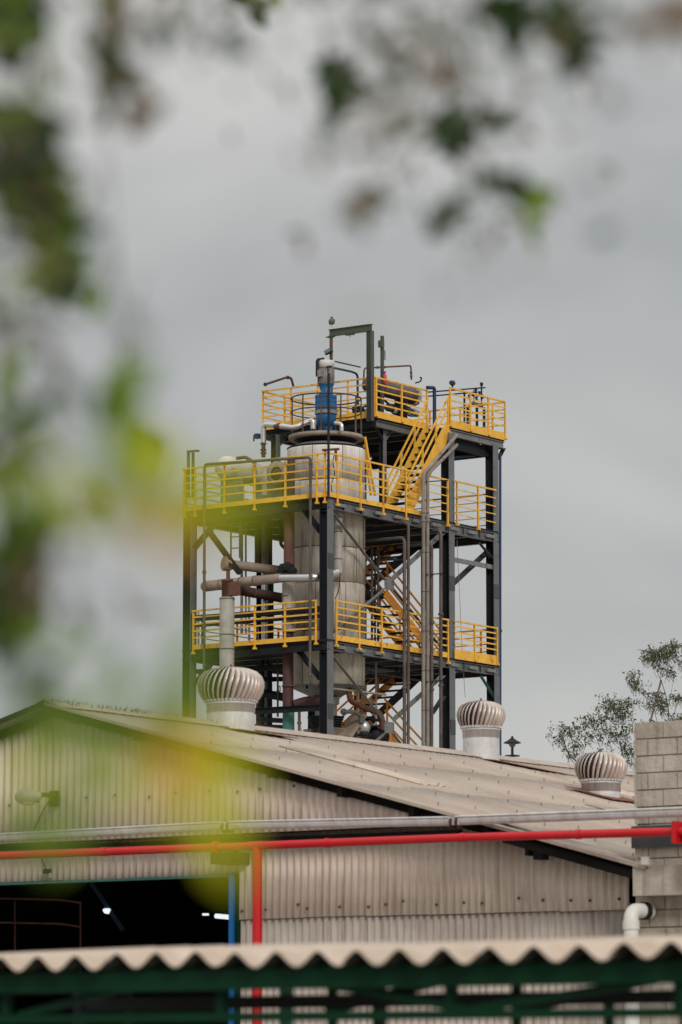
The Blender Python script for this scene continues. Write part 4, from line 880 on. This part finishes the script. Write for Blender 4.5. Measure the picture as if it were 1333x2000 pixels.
a = at(-60,1674,x=rx); m1 = at(420,1655,x=rx); e = at(1400,1622,x=rx)
rp_ = thing('red_pipe', 'bright red fire main running across the gable with a vertical drop', 'pipe', at(503,1655,x=rx)*1.0)
rp_.location.z = 0
MB().tube([a, m1, at(900,1636,x=rx), e], .051, 20).build('horizontal_run', M['red'], rp_)
for px in (-10, 205, 640, 905, 1130):
    q = at(px, 1674-(px+60)*.0396 if px < 900 else 1636-(px-900)*.028, x=rx); MB().tube([q+V(0,.035,0), q-V(0,.035,0)], .058, 16).build('coupling', M['red'], rp_)
    MB().beam(q+V(.0,.12,.04), V(xw-.05 if px < 700 else q.x+.3, q.y+.12, q.z+.04), .03, .03).build('hanger_arm', M['black'], rp_)
q = at(503.5, 1652, x=rx); MB().tube([q, V(q.x, q.y, 0)], .061, 20).build('vertical_drop', M['red'], rp_)
MB().tube([q+V(0,.13,-.0), q-V(0,.13,0)], .058, 20).build('tee', M['red'], rp_)
q = at(422,1655,x=rx); MB().tube([q+V(0,.03,0), q-V(0,.03,0)], .08, 16).build('flange', M['red'], rp_)
q = at(1323,1625,x=rx); MB().box(q.x-.08, q.x+.1, q.y-.03, q.y+.03, q.z-.13, q.z+.12).build('bracket_plate', M['red'], rp_); MB().beam(q+V(.1,-.08,0), q+V(.1,-.08,-.5), .06, .06).build('bracket_leg', M['red'], rp_)
q = at(450,1677,x=xl-.2); t = thing('pipe_bracket', 'rusty box bracket under the red pipe at the opening corner', 'bracket', q-V(0,0,.1))
MB().cbox(q, .4, .32, .15).build('shelf', M['redbrown'], t); MB().beam(q+V(-.15,.17,.12), q+V(-.15,.17,-.05), .05, .03).build('upright', M['orange'], t); MB().beam(q+V(0,-.1,.06), q+V(0,-.1,.35), .05, .05).build('hanger', M['black'], t)
# added black strip: the shade right under the gutter
MB().beam(at(-40,1660,x=xl-.08), at(900,1625,x=xl-.08), .06, .05).build('shade_strip', M['black'], shed)
# wall lamp at left
lx_ = xw-.45
t = thing('wall_lamp', 'bowl shaped street lamp head on a short arm at the gable\'s left', 'lamp', at(105,1575,x=xw-.05))
q = at(58,1556,x=lx_)
MB().lathe([(0,-.22),(.035,-.2),(.08,-.1),(.105,.02),(.1,.12),(.06,.2),(0,.22)], q, axis='y', n=20).build('head', M['lagging'], t)
MB().lathe([(0,-.15),(.06,-.1),(.085,0),(.07,.1),(0,.16)], q-V(0,-.02,.035), axis='y', n=16).build('bowl', M['whitepaint'], t)
MB().tube([at(82,1552,x=lx_), at(108,1554,x=lx_+.15), at(108,1556,x=xw)], .03, 10).build('arm', M['black'], t); MB().cbox(at(106,1560,x=xw-.04), .05, .12, .2).build('wall_plate', M['black'], t)
MB().tube(bend([at(98,1563,x=xw-.08), at(86,1580,x=xw-.08), at(74,1605,x=xw-.05), at(66,1622,x=xw-.05)], .1), .008, 6).build('cable', M['black'], t)
t = thing('wall_hook', 'small dark hook device on the lintel sheet above the opening', 'hook', at(95,1705,x=xl-.06))
MB().cbox(at(92,1702,x=xl-.07), .06, .09, .06).build('body', M['black'], t); MB().tube([at(98,1706,x=xl-.08), at(99,1715,x=xl-.08)], .02, 8).build('nozzle', M['lagging'], t); MB().tube([at(82,1678,x=xl-.05), at(90,1700,x=xl-.06)], .008, 6).build('wire', M['black'], t)
# interior lamps and rail
t = thing('ceiling_lamp', 'small lit lamp hanging under a blue beam inside the dark opening', 'lamp', at(212,1778,x=xw+5))
a = at(212,1777,x=xw+5); b = MB(); b.lathe([(0,-.06),(.06,-.05),(.085,-.0),(.06,.02)], a, axis='z', n=16); b.build('glass', M['lit'], t); MB().beam(a+V(0,.3,.4), a+V(0,-.3,-.3), .07, .07).build('blue_beam', M['darkblue'], t)
t = thing('tube_lamp', 'pair of lit tube lamps at the right of the dark opening', 'lamp', at(430,1790,x=xw+5))
MB().tube([at(422,1789,x=xw+5), at(455,1792,x=xw+5)], .035, 10).build('tube', M['lit'], t); MB().cbox(at(402,1786,x=xw+5), .05, .08, .03).build('end_tube', M['lit'], t)
t = thing('indoor_railing', 'faint curved yellow railing inside the dark opening', 'railing', at(100,1900,x=xw+2.5))
for (py) in (1757, 1804): MB().tube(bend([at(-20,py-3,x=xw+2.5), at(120,py,x=xw+2.5), at(158,py+6,x=xw+2.5)], .3), .016, 8).build('rail', M['rust'], t)  # dark rust tone stands in for the dim light indoors
for px in (30, 158): MB().tube([at(px,1920,x=xw+2.5), at(px,1760,x=xw+2.5)], .014, 8).build('post', M['rust'], t)

# ------------------------------------------------------------------ block wall at right
xb_ = xw+.02; yB0 = wy(1240, 1500, xb_); zt_ = at(1240, 1412, x=xb_).z; yB1 = yB0-1.6
bw_ = thing('block_wall', 'limewashed concrete block wall at the right edge beside the shed', 'wall', (xb_+.2, (yB0+yB1)/2, 0))
H_ = .2; z = zt_; r = 0
MB().box(xb_+.02, xb_+.4, yB1-.05, yB0-.015, 0, zt_-.02).build('core', M['mortar'], bw_)
while z > .1:
    off = (.22 if r % 2 else 0); y = yB0+.0
    first = True
    while y > yB1:
        ln = .40 if not (first and off) else .19
        first = False
        j = random.uniform(-.008, .008)
        b = MB(); b.box(xb_-.01+j, xb_+.3, y-ln+.012, y, z-H_+.013, z+random.uniform(-.004,.0)); b.build('block', M['block'], bw_); y -= ln
    z -= H_; r += 1
a = at(1236, 1692, x=xb_-.3); c = at(1236, 1750, x=xb_-.3)
MB().box(xb_-.3, xb_-.02, yB1, a.y, c.z, a.z).build('ledge_slab', M['block'], bw_)
MB().box(xb_-.06, xb_-.02, yB1, yB0+.02, at(1300,1655,x=xb_).z, at(1300,1612,x=xb_).z).build('shadow_band', M['steel'], bw_)  # dark strip painted as the shadow below the gutter
# white drain pipe with elbow
q = xb_-.42; yc = wy(1233, 1790, q)
t = thing('drain_pipe', 'fat white plastic drain pipe with elbow beside the block wall', 'pipe', V(q, yc, 0))
zz = at(1233, 1778, x=q).z; MB().tube(bend([V(q,yc,0), V(q,yc,zz), V(q+.34,yc-.05,zz)], .12), .088, 20).build('run', M['pvc'], t)
MB().tube([V(q,yc,zz-.22), V(q,yc,zz-.12)], .1, 20).build('socket', M['pvc'], t); MB().tube([V(q+.2,yc-.03,zz), V(q+.27,yc-.04,zz)], .105, 20).build('socket', M['rubber'], t)
# lamp post
q = at(1001, 1452, d=85); t = thing('garden_lamp', 'dark lamp post with wide conical cap beyond the shed roof', 'lamp post', V(q.x, q.y, 0))
MB().lathe([(.195,0),(.19,.02),(.1,.07),(.03,.12),(.02,.16),(0,.17)], q, n=6, smooth=False).build('cap', M['black'], t); MB().lathe([(0,-.08),(.05,-.08),(.09,0),(0,0)], q, n=6, smooth=False).build('lantern', M['greysteel'], t)
MB().tube([V(q.x,q.y,0), q-V(0,0,.08)], .03, 8).build('post', M['black'], t); MB().box(q.x-.12,q.x+.12,q.y-.12,q.y+.12,q.z-.29,q.z-.26).build('collar', M['black'], t)
# ------------------------------------------------------------------ thin trees at right
def thin_tree(label, d, stems, blobs, seed, lpx=3.2):
    rnd = random.Random(seed); base = at(stems[0][0][0], 1500, d=d); base = V(base.x, base.y, 0)
    t = thing('thin_tree', label, 'tree', base, 'sparse trees beyond the shed')
    b = MB(); f = MB(); f2 = MB()
    lowest = at(stems[0][0][0], stems[0][0][1], d=d)
    MB().tube([base, base*.5+lowest*.5+V(.1,.1,0), lowest], [.12,.07,.03], 8).build('trunk', M['barkm'], t)
    for st in stems:
        pts = [at(px, py, d=d+rnd.uniform(-.5,.5)) for (px, py) in st]
        pts = bend(pts, .5, 3) if len(pts) > 2 else pts
        k = len(pts); w0 = .020 if len(st) > 3 else .010
        b.tube(pts, [w0*(1-.75*i/(k-1)) for i in range(k)], 6)
    for (cx, cy, rx_, ry_, n) in blobs:
        for i in range(int(n*1.6)):
            if i % 9 == 0: cc = (cx+rnd.gauss(0, rx_*.7), cy+rnd.gauss(0, ry_*.7))
            p = at(cc[0]+rnd.gauss(0, 4.2), cc[1]+rnd.gauss(0, 2.8), d=d+rnd.gauss(0, .7))
            s_ = lpx*rnd.uniform(.4, 1.25)*d/F; u = V(rnd.gauss(0,1), rnd.gauss(0,1), rnd.gauss(-.6,.6)).normalized(); v_ = u.cross(V(rnd.gauss(0,1), rnd.gauss(0,1), rnd.gauss(0,1))).normalized()
            (f2 if rnd.random() < .22 else f).add([p-u*s_, p+v_*s_*.42, p+u*s_, p-v_*s_*.42], [(0,1,2,3)])
            if i % 9 == 0: b.tube([p, at(cc[0]+(rnd.random()-.5)*10, cc[1]+6, d=d), at(cc[0]+(rnd.random()-.3)*14, cc[1]+16, d=d)], .0055, 4, False)
    b.build('branches', M['barkm'], t); f.build('crown', M['leaft'], t, kind='stuff'); f2.build('ochre_leaves', M['leaft2'], t, kind='stuff')
thin_tree('low wispy tree showing left of the block wall behind the ventilator', 118,
    [[(1215,1560),(1205,1500),(1190,1450),(1180,1400)],[(1120,1490),(1105,1462),(1092,1445)],[(1150,1500),(1112,1478),(1100,1440),(1090,1428)],[(1180,1480),(1165,1440),(1160,1410)],[(1225,1500),(1215,1470),(1210,1440),(1222,1395)],
     [(1205,1500),(1222,1450),(1232,1420)],[(1190,1450),(1175,1425),(1170,1380)],[(1210,1440),(1195,1400),(1190,1375)],[(1150,1500),(1135,1470),(1122,1436)]],
    [(1105,1428,22,10,190),(1118,1450,22,16,150),(1092,1448,10,8,50),(1165,1412,20,12,220),(1185,1370,22,8,120),(1215,1375,18,10,130),(1218,1395,18,10,170),(1200,1425,24,18,260),(1160,1440,18,8,90),(1222,1450,16,20,190),(1228,1480,10,16,110),(1195,1385,22,12,140),(1122,1475,12,10,60)], 3)
thin_tree('taller leafy tree rising above the block wall at the right edge', 112,
    [[(1311,1520),(1306,1380),(1296,1340),(1285,1315),(1278,1298)],[(1306,1380),(1312,1350),(1316,1325)],[(1300,1355),(1285,1352),(1268,1357),(1243,1340)],[(1290,1325),(1300,1310),(1302,1290)],[(1285,1412),(1280,1395),(1276,1385)],[(1318,1392),(1322,1375),(1333,1360)],[(1268,1357),(1250,1341),(1236,1330)],[(1278,1298),(1268,1296),(1262,1290)],[(1302,1290),(1315,1270),(1318,1262)]],
    [(1275,1280,15,12,330),(1305,1276,20,12,300),(1316,1260,14,6,110),(1240,1326,11,11,130),(1243,1338,9,6,50),(1282,1370,18,13,270),(1302,1308,11,7,80),(1312,1318,7,4,40),(1325,1362,14,6,120),(1338,1290,10,20,120),(1325,1404,14,5,110),(1292,1382,12,8,90),(1270,1410,14,2,26)], 9)
a = at(1270,1412,d=112); c = at(1292,1328,d=112)
MB().tube([a-V(0,0,6), a, c], .035, 6).build('mast', M['tanlag'], label='faint leaning pinkish mast behind the thin tree at right', cat='mast')

# ================================================================== FOREGROUND CANOPY
CP = .177; CA = .0265
ce = at(667, 1868, d=13.2); xc = ce.x; zc = ce.z; csl = .054
can = thing('canopy', 'near corrugated canopy with scalloped edge over green steelwork', 'canopy', (xc+.5, ce.y, 0))
yA = at(1420, 1868, x=xc).y; yZ = at(-100, 1868, x=xc).y; nsh = 3
y = math.floor(yA/CP)*CP; ph = at(742/1+0, 1868, x=xc).y % CP
i_ = 0
while y < yZ:
    n = int(nsh*14); vs = []; fs = []; xe_ = xc+1.5+random.uniform(-.25,.25); dz = random.uniform(-.003,.008); x_s = xc+random.uniform(-.015,.015)
    for lay in (0, -.007):
        for i in range(n+1):
            yy_ = y+(CP*nsh+.02)*i/n; h = CA*math.cos(2*math.pi*(yy_-ph)/CP)
            h = CA*(1-2*(abs(math.cos(math.pi*(yy_-ph)/CP))**1.6))
            for (xx, zx) in ((x_s, 0), (xe_, csl*(xe_-x_s))): vs.append((xx, yy_, zc+h+zx+dz+lay))
    m_ = 2*(n+1)
    for i in range(n):
        fs.append((2*i, 2*i+1, 2*i+3, 2*i+2)); fs.append((m_+2*i, m_+2*i+2, m_+2*i+3, m_+2*i+1)); fs.append((2*i, 2*i+2, m_+2*i+2, m_+2*i)); fs.append((2*i+1, m_+2*i+1, m_+2*i+3, 2*i+3))
    b = MB(); b.add(vs, fs, True); o = b.build('roof_sheet', M['canopy'], can); o.data.materials.append(M['archshade']); o.data.polygons.foreach_set('material_index', [1 if (i % 4) == 1 else 0 for i in range(len(fs))]); y += CP*nsh; i_ += 1  # second slot paints the underside dark as shade in the arches
def cz(px, py, dx): return at(px, py, x=xc+dx)
def cb(pa, pb, w, h, dx, m='green', nm='beam'): MB().beam(cz(*pa, dx), cz(*pb, dx), w, h).build(nm, M[m], can)
a = cz(667, 1900, .12)
MB().beam(V(xc+.12, yA-.3, zc-.068), V(xc+.12, yZ+.3, zc-.068), .05, .075).build('top_chord', M['green'], can)
MB().beam(V(xc+.07, yA-.3, zc-.07), V(xc+.07, yZ+.3, zc-.07), .02, .07).build('eave_angle', M['green'], can)
MB().beam(V(xc+1.35, yA-.3, zc+.0), V(xc+1.35, yZ+.3, zc+.0), .06, .1).build('purlin', M['green'], can)
zb_ = cz(667, 1984, .12).z; MB().beam(V(xc+.12, yA-.3, zb_), V(xc+.12, yZ+.3, zb_), .05, .032).build('bottom_chord', M['green'], can)
zk = at(1000, 1951, x=xc+1.2).z; MB().beam(V(xc+1.2, yA-.3, zk), V(xc+1.2, yZ+.3, zk), .05, .05).build('rear_chord', M['black'], can)
MB().beam(V(xc+1.2, yA-.3, zk-.26), V(xc+1.2, yZ+.3, zk-.26), .05, .03).build('rear_chord', M['black'], can)
for px in (250, 650, 1010, 1190): cb((px,2050),(px,1925), .03, .03, 1.25, 'green', 'upright')
for (pa, pb) in (((640,1975),(900,1905)),((1010,1975),(1330,1900))): cb(pa, pb, .03, .035, 1.22, 'green', 'diagonal')
for (pa, pb) in (((40,1984),(330,1905)),((917,1972),(1280,1915)),((917,1972),(560,1910))): cb(pa, pb, .03, .028, .12, nm='diagonal')
for px in (15, 435, 882, 1330): cb((px,1984),(px,1900), .035, .035, .125, nm='upright')
for px in (157, 742, 560): cb((px,2050),(px,1925), .04, .04, 1.2, 'black' if px != 560 else 'teal', 'upright')
for px in (-30, 1360):
    q = cz(px, 1900, .12); MB().box(q.x-.04, q.x+.04, q.y-.04, q.y+.04, 0, q.z).build('post', M['green'], can)
    q = cz(px, 1900, 1.3); MB().box(q.x-.04, q.x+.04, q.y-.04, q.y+.04, 0, q.z).build('post', M['green'], can)

# ================================================================== NEAR TREE, far out of focus
rnd = random.Random(21)
tb = RIGHT*-2.3+FWD*2.6
tree = thing('overhanging_tree', 'out of focus leafy tree hanging in front of the camera at top and left', 'tree', V(tb.x, tb.y, 0))
def cp(r_, f_, z_): return RIGHT*r_+FWD*f_+V(0,0,z_)
MB().tube([cp(-2.3,2.6,0), cp(-2.25,2.6,1.2), cp(-2.1,2.7,2.4), cp(-1.8,2.9,3.4)], [.17,.14,.12,.09], 12).build('trunk', M['barkm'], tree)
MB().tube(bend([cp(-2.1,2.7,2.4), cp(-1.2,3.0,3.2), cp(0,3.4,3.5), cp(1.6,4,3.4)], .4), .05, 10).build('bough', M['barkm'], tree)
MB().tube(bend([cp(-2.2,2.6,1.9), cp(-1.2,1.6,2.4), cp(-.5,1.4,2.7), cp(.3,1.5,2.8)], .4), .035, 10).build('bough', M['barkm'], tree)
def leafmesh(m, L_=1.0, W=.42):
    vs = [(0,0,0)]; fs = []
    prof = [(.12,.45),(.32,.92),(.55,1),(.78,.62),(.92,.25)]
    for (t_, w_) in prof: vs += [(-W/2*w_, t_, .05*w_-.12*t_*t_), (0, t_, -.12*t_*t_), (W/2*w_, t_, .05*w_-.12*t_*t_)]
    vs.append((0,1,-.13)); n = len(prof)
    fs += [(0,2,1),(0,3,2)]
    for i in range(n-1):
        a = 1+3*i; fs += [(a,a+1,a+4,a+3),(a+1,a+2,a+5,a+4)]
    a = 1+3*(n-1); fs += [(a,a+1,len(vs)-1),(a+1,a+2,len(vs)-1)]
    me = bpy.data.meshes.new('leaf'); me.from_pydata(vs, [], fs); me.polygons.foreach_set('use_smooth', [True]*len(fs)); me.materials.append(M[m]); return me
LM = {k: leafmesh(k) for k in ('leafd','leafm','leafy','leafo','leafr')}
nleaf = [0]
extra = {k: MB() for k in LM}
def leaf(p, size, k, down=.6, big=True):
    dirv = V(rnd.gauss(0,1), rnd.gauss(0,1), rnd.gauss(-down,.7)).normalized()
    zax = V(rnd.gauss(0,1), rnd.gauss(0,1), rnd.gauss(0,1)); xax = dirv.cross(zax).normalized(); zax = xax.cross(dirv)
    m3 = Matrix((xax, dirv, zax)).transposed()
    if nleaf[0] < 300 and big:
        o = bpy.data.objects.new('leaf', LM[k]); COL.objects.link(o); o.parent = tree
        o.matrix_local = Matrix.Translation(p-tree.location-dirv*size*.5) @ m3.to_4x4() @ Matrix.Scale(size, 4); nleaf[0] += 1
    else:
        me = LM[k]; extra[k].add([m3 @ (Vector(v_.co)*size)+p-dirv*size*.5 for v_ in me.vertices], [tuple(f_.vertices) for f_ in me.polygons], True)
tw = MB()
def cluster(px, py, d, n, sx, sy, size, mix, twig=True, big=True, src=None):
    c = at(px, py, d=d)
    if py < 450: size *= 1.2; n = int(n*1.25+.5)
    for i in range(n):
        p = at(px+rnd.gauss(0,sx), py+rnd.gauss(0,sy), d=d*rnd.uniform(.93,1.07)); leaf(p, size*rnd.uniform(.75,1.2), rnd.choice(mix), big=big)
    if twig and n >= 4:
        top = src or at(px+rnd.uniform(-60,60)-120, -500, d=d*1.03)
        tw.tube([c-V(0,0,sy*d/F), c, c.lerp(top,.5)+V(rnd.uniform(-.02,.02),0,0), top], [.0004,.0005,.0007,.001], 5, False)
D_, M_, Y_, O_, Rd = 'leafd', 'leafm', 'leafy', 'leafo', 'leafr'
# (px,py,depth,count,spread x,spread y,leaf length,kinds)
CL = [
 (1050,45,3.52,11,60,22,0.046,[D_]),(1130,95,3.52,10,22,26,0.042,[D_]),(985,10,3.68,9,34,14,0.042,[D_]),(1100,60,3.36,6,30,20,0.042,[D_,Rd]),
 (655,165,4.16,10,14,34,0.042,[D_]),(638,130,4.48,5,8,16,0.038,[D_]),(690,190,3.36,3,20,20,0.029,[D_,Rd]),
 (890,265,4.48,13,22,18,0.046,[D_]),(965,230,4.48,6,24,8,0.042,[D_]),(905,235,4.00,3,20,12,0.038,[D_]),
 (868,415,4.16,7,18,13,0.038,[D_]),(1025,390,4.00,7,22,22,0.038,[D_,D_,M_]),(1045,435,4.00,2,10,8,0.042,[M_]),(985,355,3.68,3,16,8,0.034,[D_]),
 (720,385,3.20,3,14,18,0.029,[Rd,D_]),(510,12,7.00,6,26,9,0.070,[M_,D_]),(225,140,3.36,10,22,22,0.042,[Rd,D_,D_]),(275,205,3.20,5,10,22,0.034,[Rd,Rd]),
 (30,20,3.60,10,34,26,0.060,[D_]),(15,75,3.60,5,18,20,0.050,[D_]),(60,60,3.20,3,20,20,0.040,[D_,M_]),
 (45,275,3.20,28,34,28,0.046,[D_]),(60,345,3.20,32,30,26,0.046,[D_,D_,D_,M_]),(75,410,3.20,32,30,30,0.046,[D_,D_,M_]),(105,480,3.90,25,24,34,0.055,[D_,D_,M_]),(120,560,3.80,16,20,28,0.050,[D_,M_]),
 (55,670,2.80,5,26,40,0.035,[D_,Rd]),(240,760,3.36,10,14,36,0.042,[M_,M_,D_]),(270,860,3.80,7,24,20,0.045,[M_,D_]),(20,800,3.20,7,20,40,0.045,[D_,M_]),
 (45,1040,2.90,14,28,22,0.055,[D_,D_,M_]),(38,1110,2.90,22,32,34,0.055,[D_]),(22,1185,2.90,11,22,20,0.050,[D_]),
 (20,920,2.00,3,30,30,0.040,[Y_,M_]),(120,960,1.60,3,40,26,0.030,[M_,Y_]),(150,1240,2.40,4,50,24,0.030,[D_,M_]),(30,1250,2.80,6,40,26,0.035,[M_,D_]),
 (60,1330,2.60,4,40,18,0.035,[D_,M_]),(250,1340,2.40,3,30,18,0.030,[M_]),
 (760,90,3.00,6,60,40,0.035,[Rd,D_]),(860,140,3.00,6,60,40,0.035,[D_,Rd]),(330,60,2.80,5,80,40,0.035,[Rd,D_]),(720,270,3.0,12,70,40,.018,[Rd,D_]),(1300,30,2.60,4,50,30,0.035,[Rd,D_]),
 (780,330,3.0,12,70,50,.014,[Rd,D_]),(950,540,2.6,9,50,36,.010,[Rd,D_]),(930,450,3.0,12,70,36,.016,[Rd,D_]),
]
# very close leaves: soft washes of colour over the tower and the shed
WASH = [(445,975,1.25,.026,Y_),(370,975,1.3,.026,Y_),(410,1000,1.3,.02,M_),(490,965,1.3,.018,Y_),(320,940,1.35,.022,Y_),(285,1000,1.4,.026,Rd),(300,1020,1.4,.022,O_),(372,1060,1.4,.016,O_),
        (250,930,1.5,.022,M_),(215,900,1.6,.022,M_),(150,980,1.6,.020,Y_),(55,905,1.6,.024,Y_),(20,880,1.5,.034,D_),(240,1010,1.6,.018,Y_),(80,985,1.6,.02,M_),
        (375,1290,1.5,.022,M_),(372,1370,1.5,.026,M_),(378,1220,1.5,.014,M_),
        (290,1400,1.5,.028,M_),(255,1460,1.5,.028,M_),(230,1520,1.6,.022,Y_),(345,1465,1.5,.026,O_),(375,1500,1.5,.024,O_),(330,1530,1.6,.02,O_),(430,1460,1.5,.022,Y_),(440,1520,1.5,.028,Y_),(300,1560,1.6,.02,Y_),(390,1580,1.5,.022,Y_),(430,1640,1.5,.024,Y_),(440,1690,1.6,.02,Y_),
        (110,1400,1.6,.034,M_),(60,1440,1.6,.03,M_),(150,1470,1.6,.028,M_),(50,1520,1.7,.024,Y_),(180,1560,1.7,.024,M_),(80,1590,1.7,.026,M_),(130,1650,1.7,.024,M_),(30,1640,1.7,.024,M_),(60,1370,1.6,.03,D_),
        (250,760,1.9,.034,M_),(240,830,1.9,.034,M_),(290,870,1.9,.026,Y_),(735,640,1.4,.010,M_),(690,645,1.4,.010,M_)]
for (px, py, d, s_, k) in WASH:
    c = at(px, py, d=d); dirv = (RIGHT*rnd.uniform(-1,1)+V(0,0,rnd.uniform(-1,.3))).normalized(); zax = -FWD+V(rnd.uniform(-.2,.2),0,rnd.uniform(.0,.5)); xax = dirv.cross(zax).normalized(); zax = xax.cross(dirv)
    m3 = Matrix((xax, dirv, zax)).transposed()
    if nleaf[0] < 300:
        o = bpy.data.objects.new('leaf', LM[k]); COL.objects.link(o); o.parent = tree; o.matrix_local = Matrix.Translation(c-tree.location-dirv*s_*.6) @ m3.to_4x4() @ Matrix.Scale(s_*1.25, 4); nleaf[0] += 1
for c in CL: cluster(*c[:8])
# soft small foliage filling the left and top of the view
def field(n, x0_, x1_, y0_, y1_, dens, d0, d1, mix, sz=.03):
    k = 0; tries = 0
    while k < n and tries < n*40:
        tries += 1; px = rnd.uniform(x0_, x1_); py = rnd.uniform(y0_, y1_)
        if rnd.random() > dens(px, py): continue
        leaf(at(px, py, d=rnd.uniform(d0, d1)), sz*rnd.uniform(.7, 1.25), rnd.choice(mix)); k += 1
field(110, -40, 330, -30, 1360, lambda x, y: max(0, 1-max(0, x-60)/260)*(1 if y < 1250 else .5), 1.9, 3.4, [D_, M_, D_, Rd], .032)
field(190, 60, 1200, -40, 560, lambda x, y: max(0, 1-y/(520 if x > 560 else 280))**1.2, 2.4, 4.4, [Rd, D_, D_], .024)
print('leaves', nleaf[0])
tw.build('twigs', M['barkm'], tree, kind='stuff')
# the rest of the crown, above and left of the picture
for i in range(1100):
    f_ = rnd.uniform(1.5, 4.2); r_ = rnd.uniform(-2.8, 1.6); z_ = rnd.uniform(2.6, 4.2)
    p = cp(r_, f_, z_)
    if (z_-EYE)/f_ > .36: leaf(p, .06*rnd.uniform(.7,1.2), rnd.choice([D_, M_]), big=False)
for k, b in extra.items():
    if b.v: b.build('foliage', M[k], tree, kind='stuff')
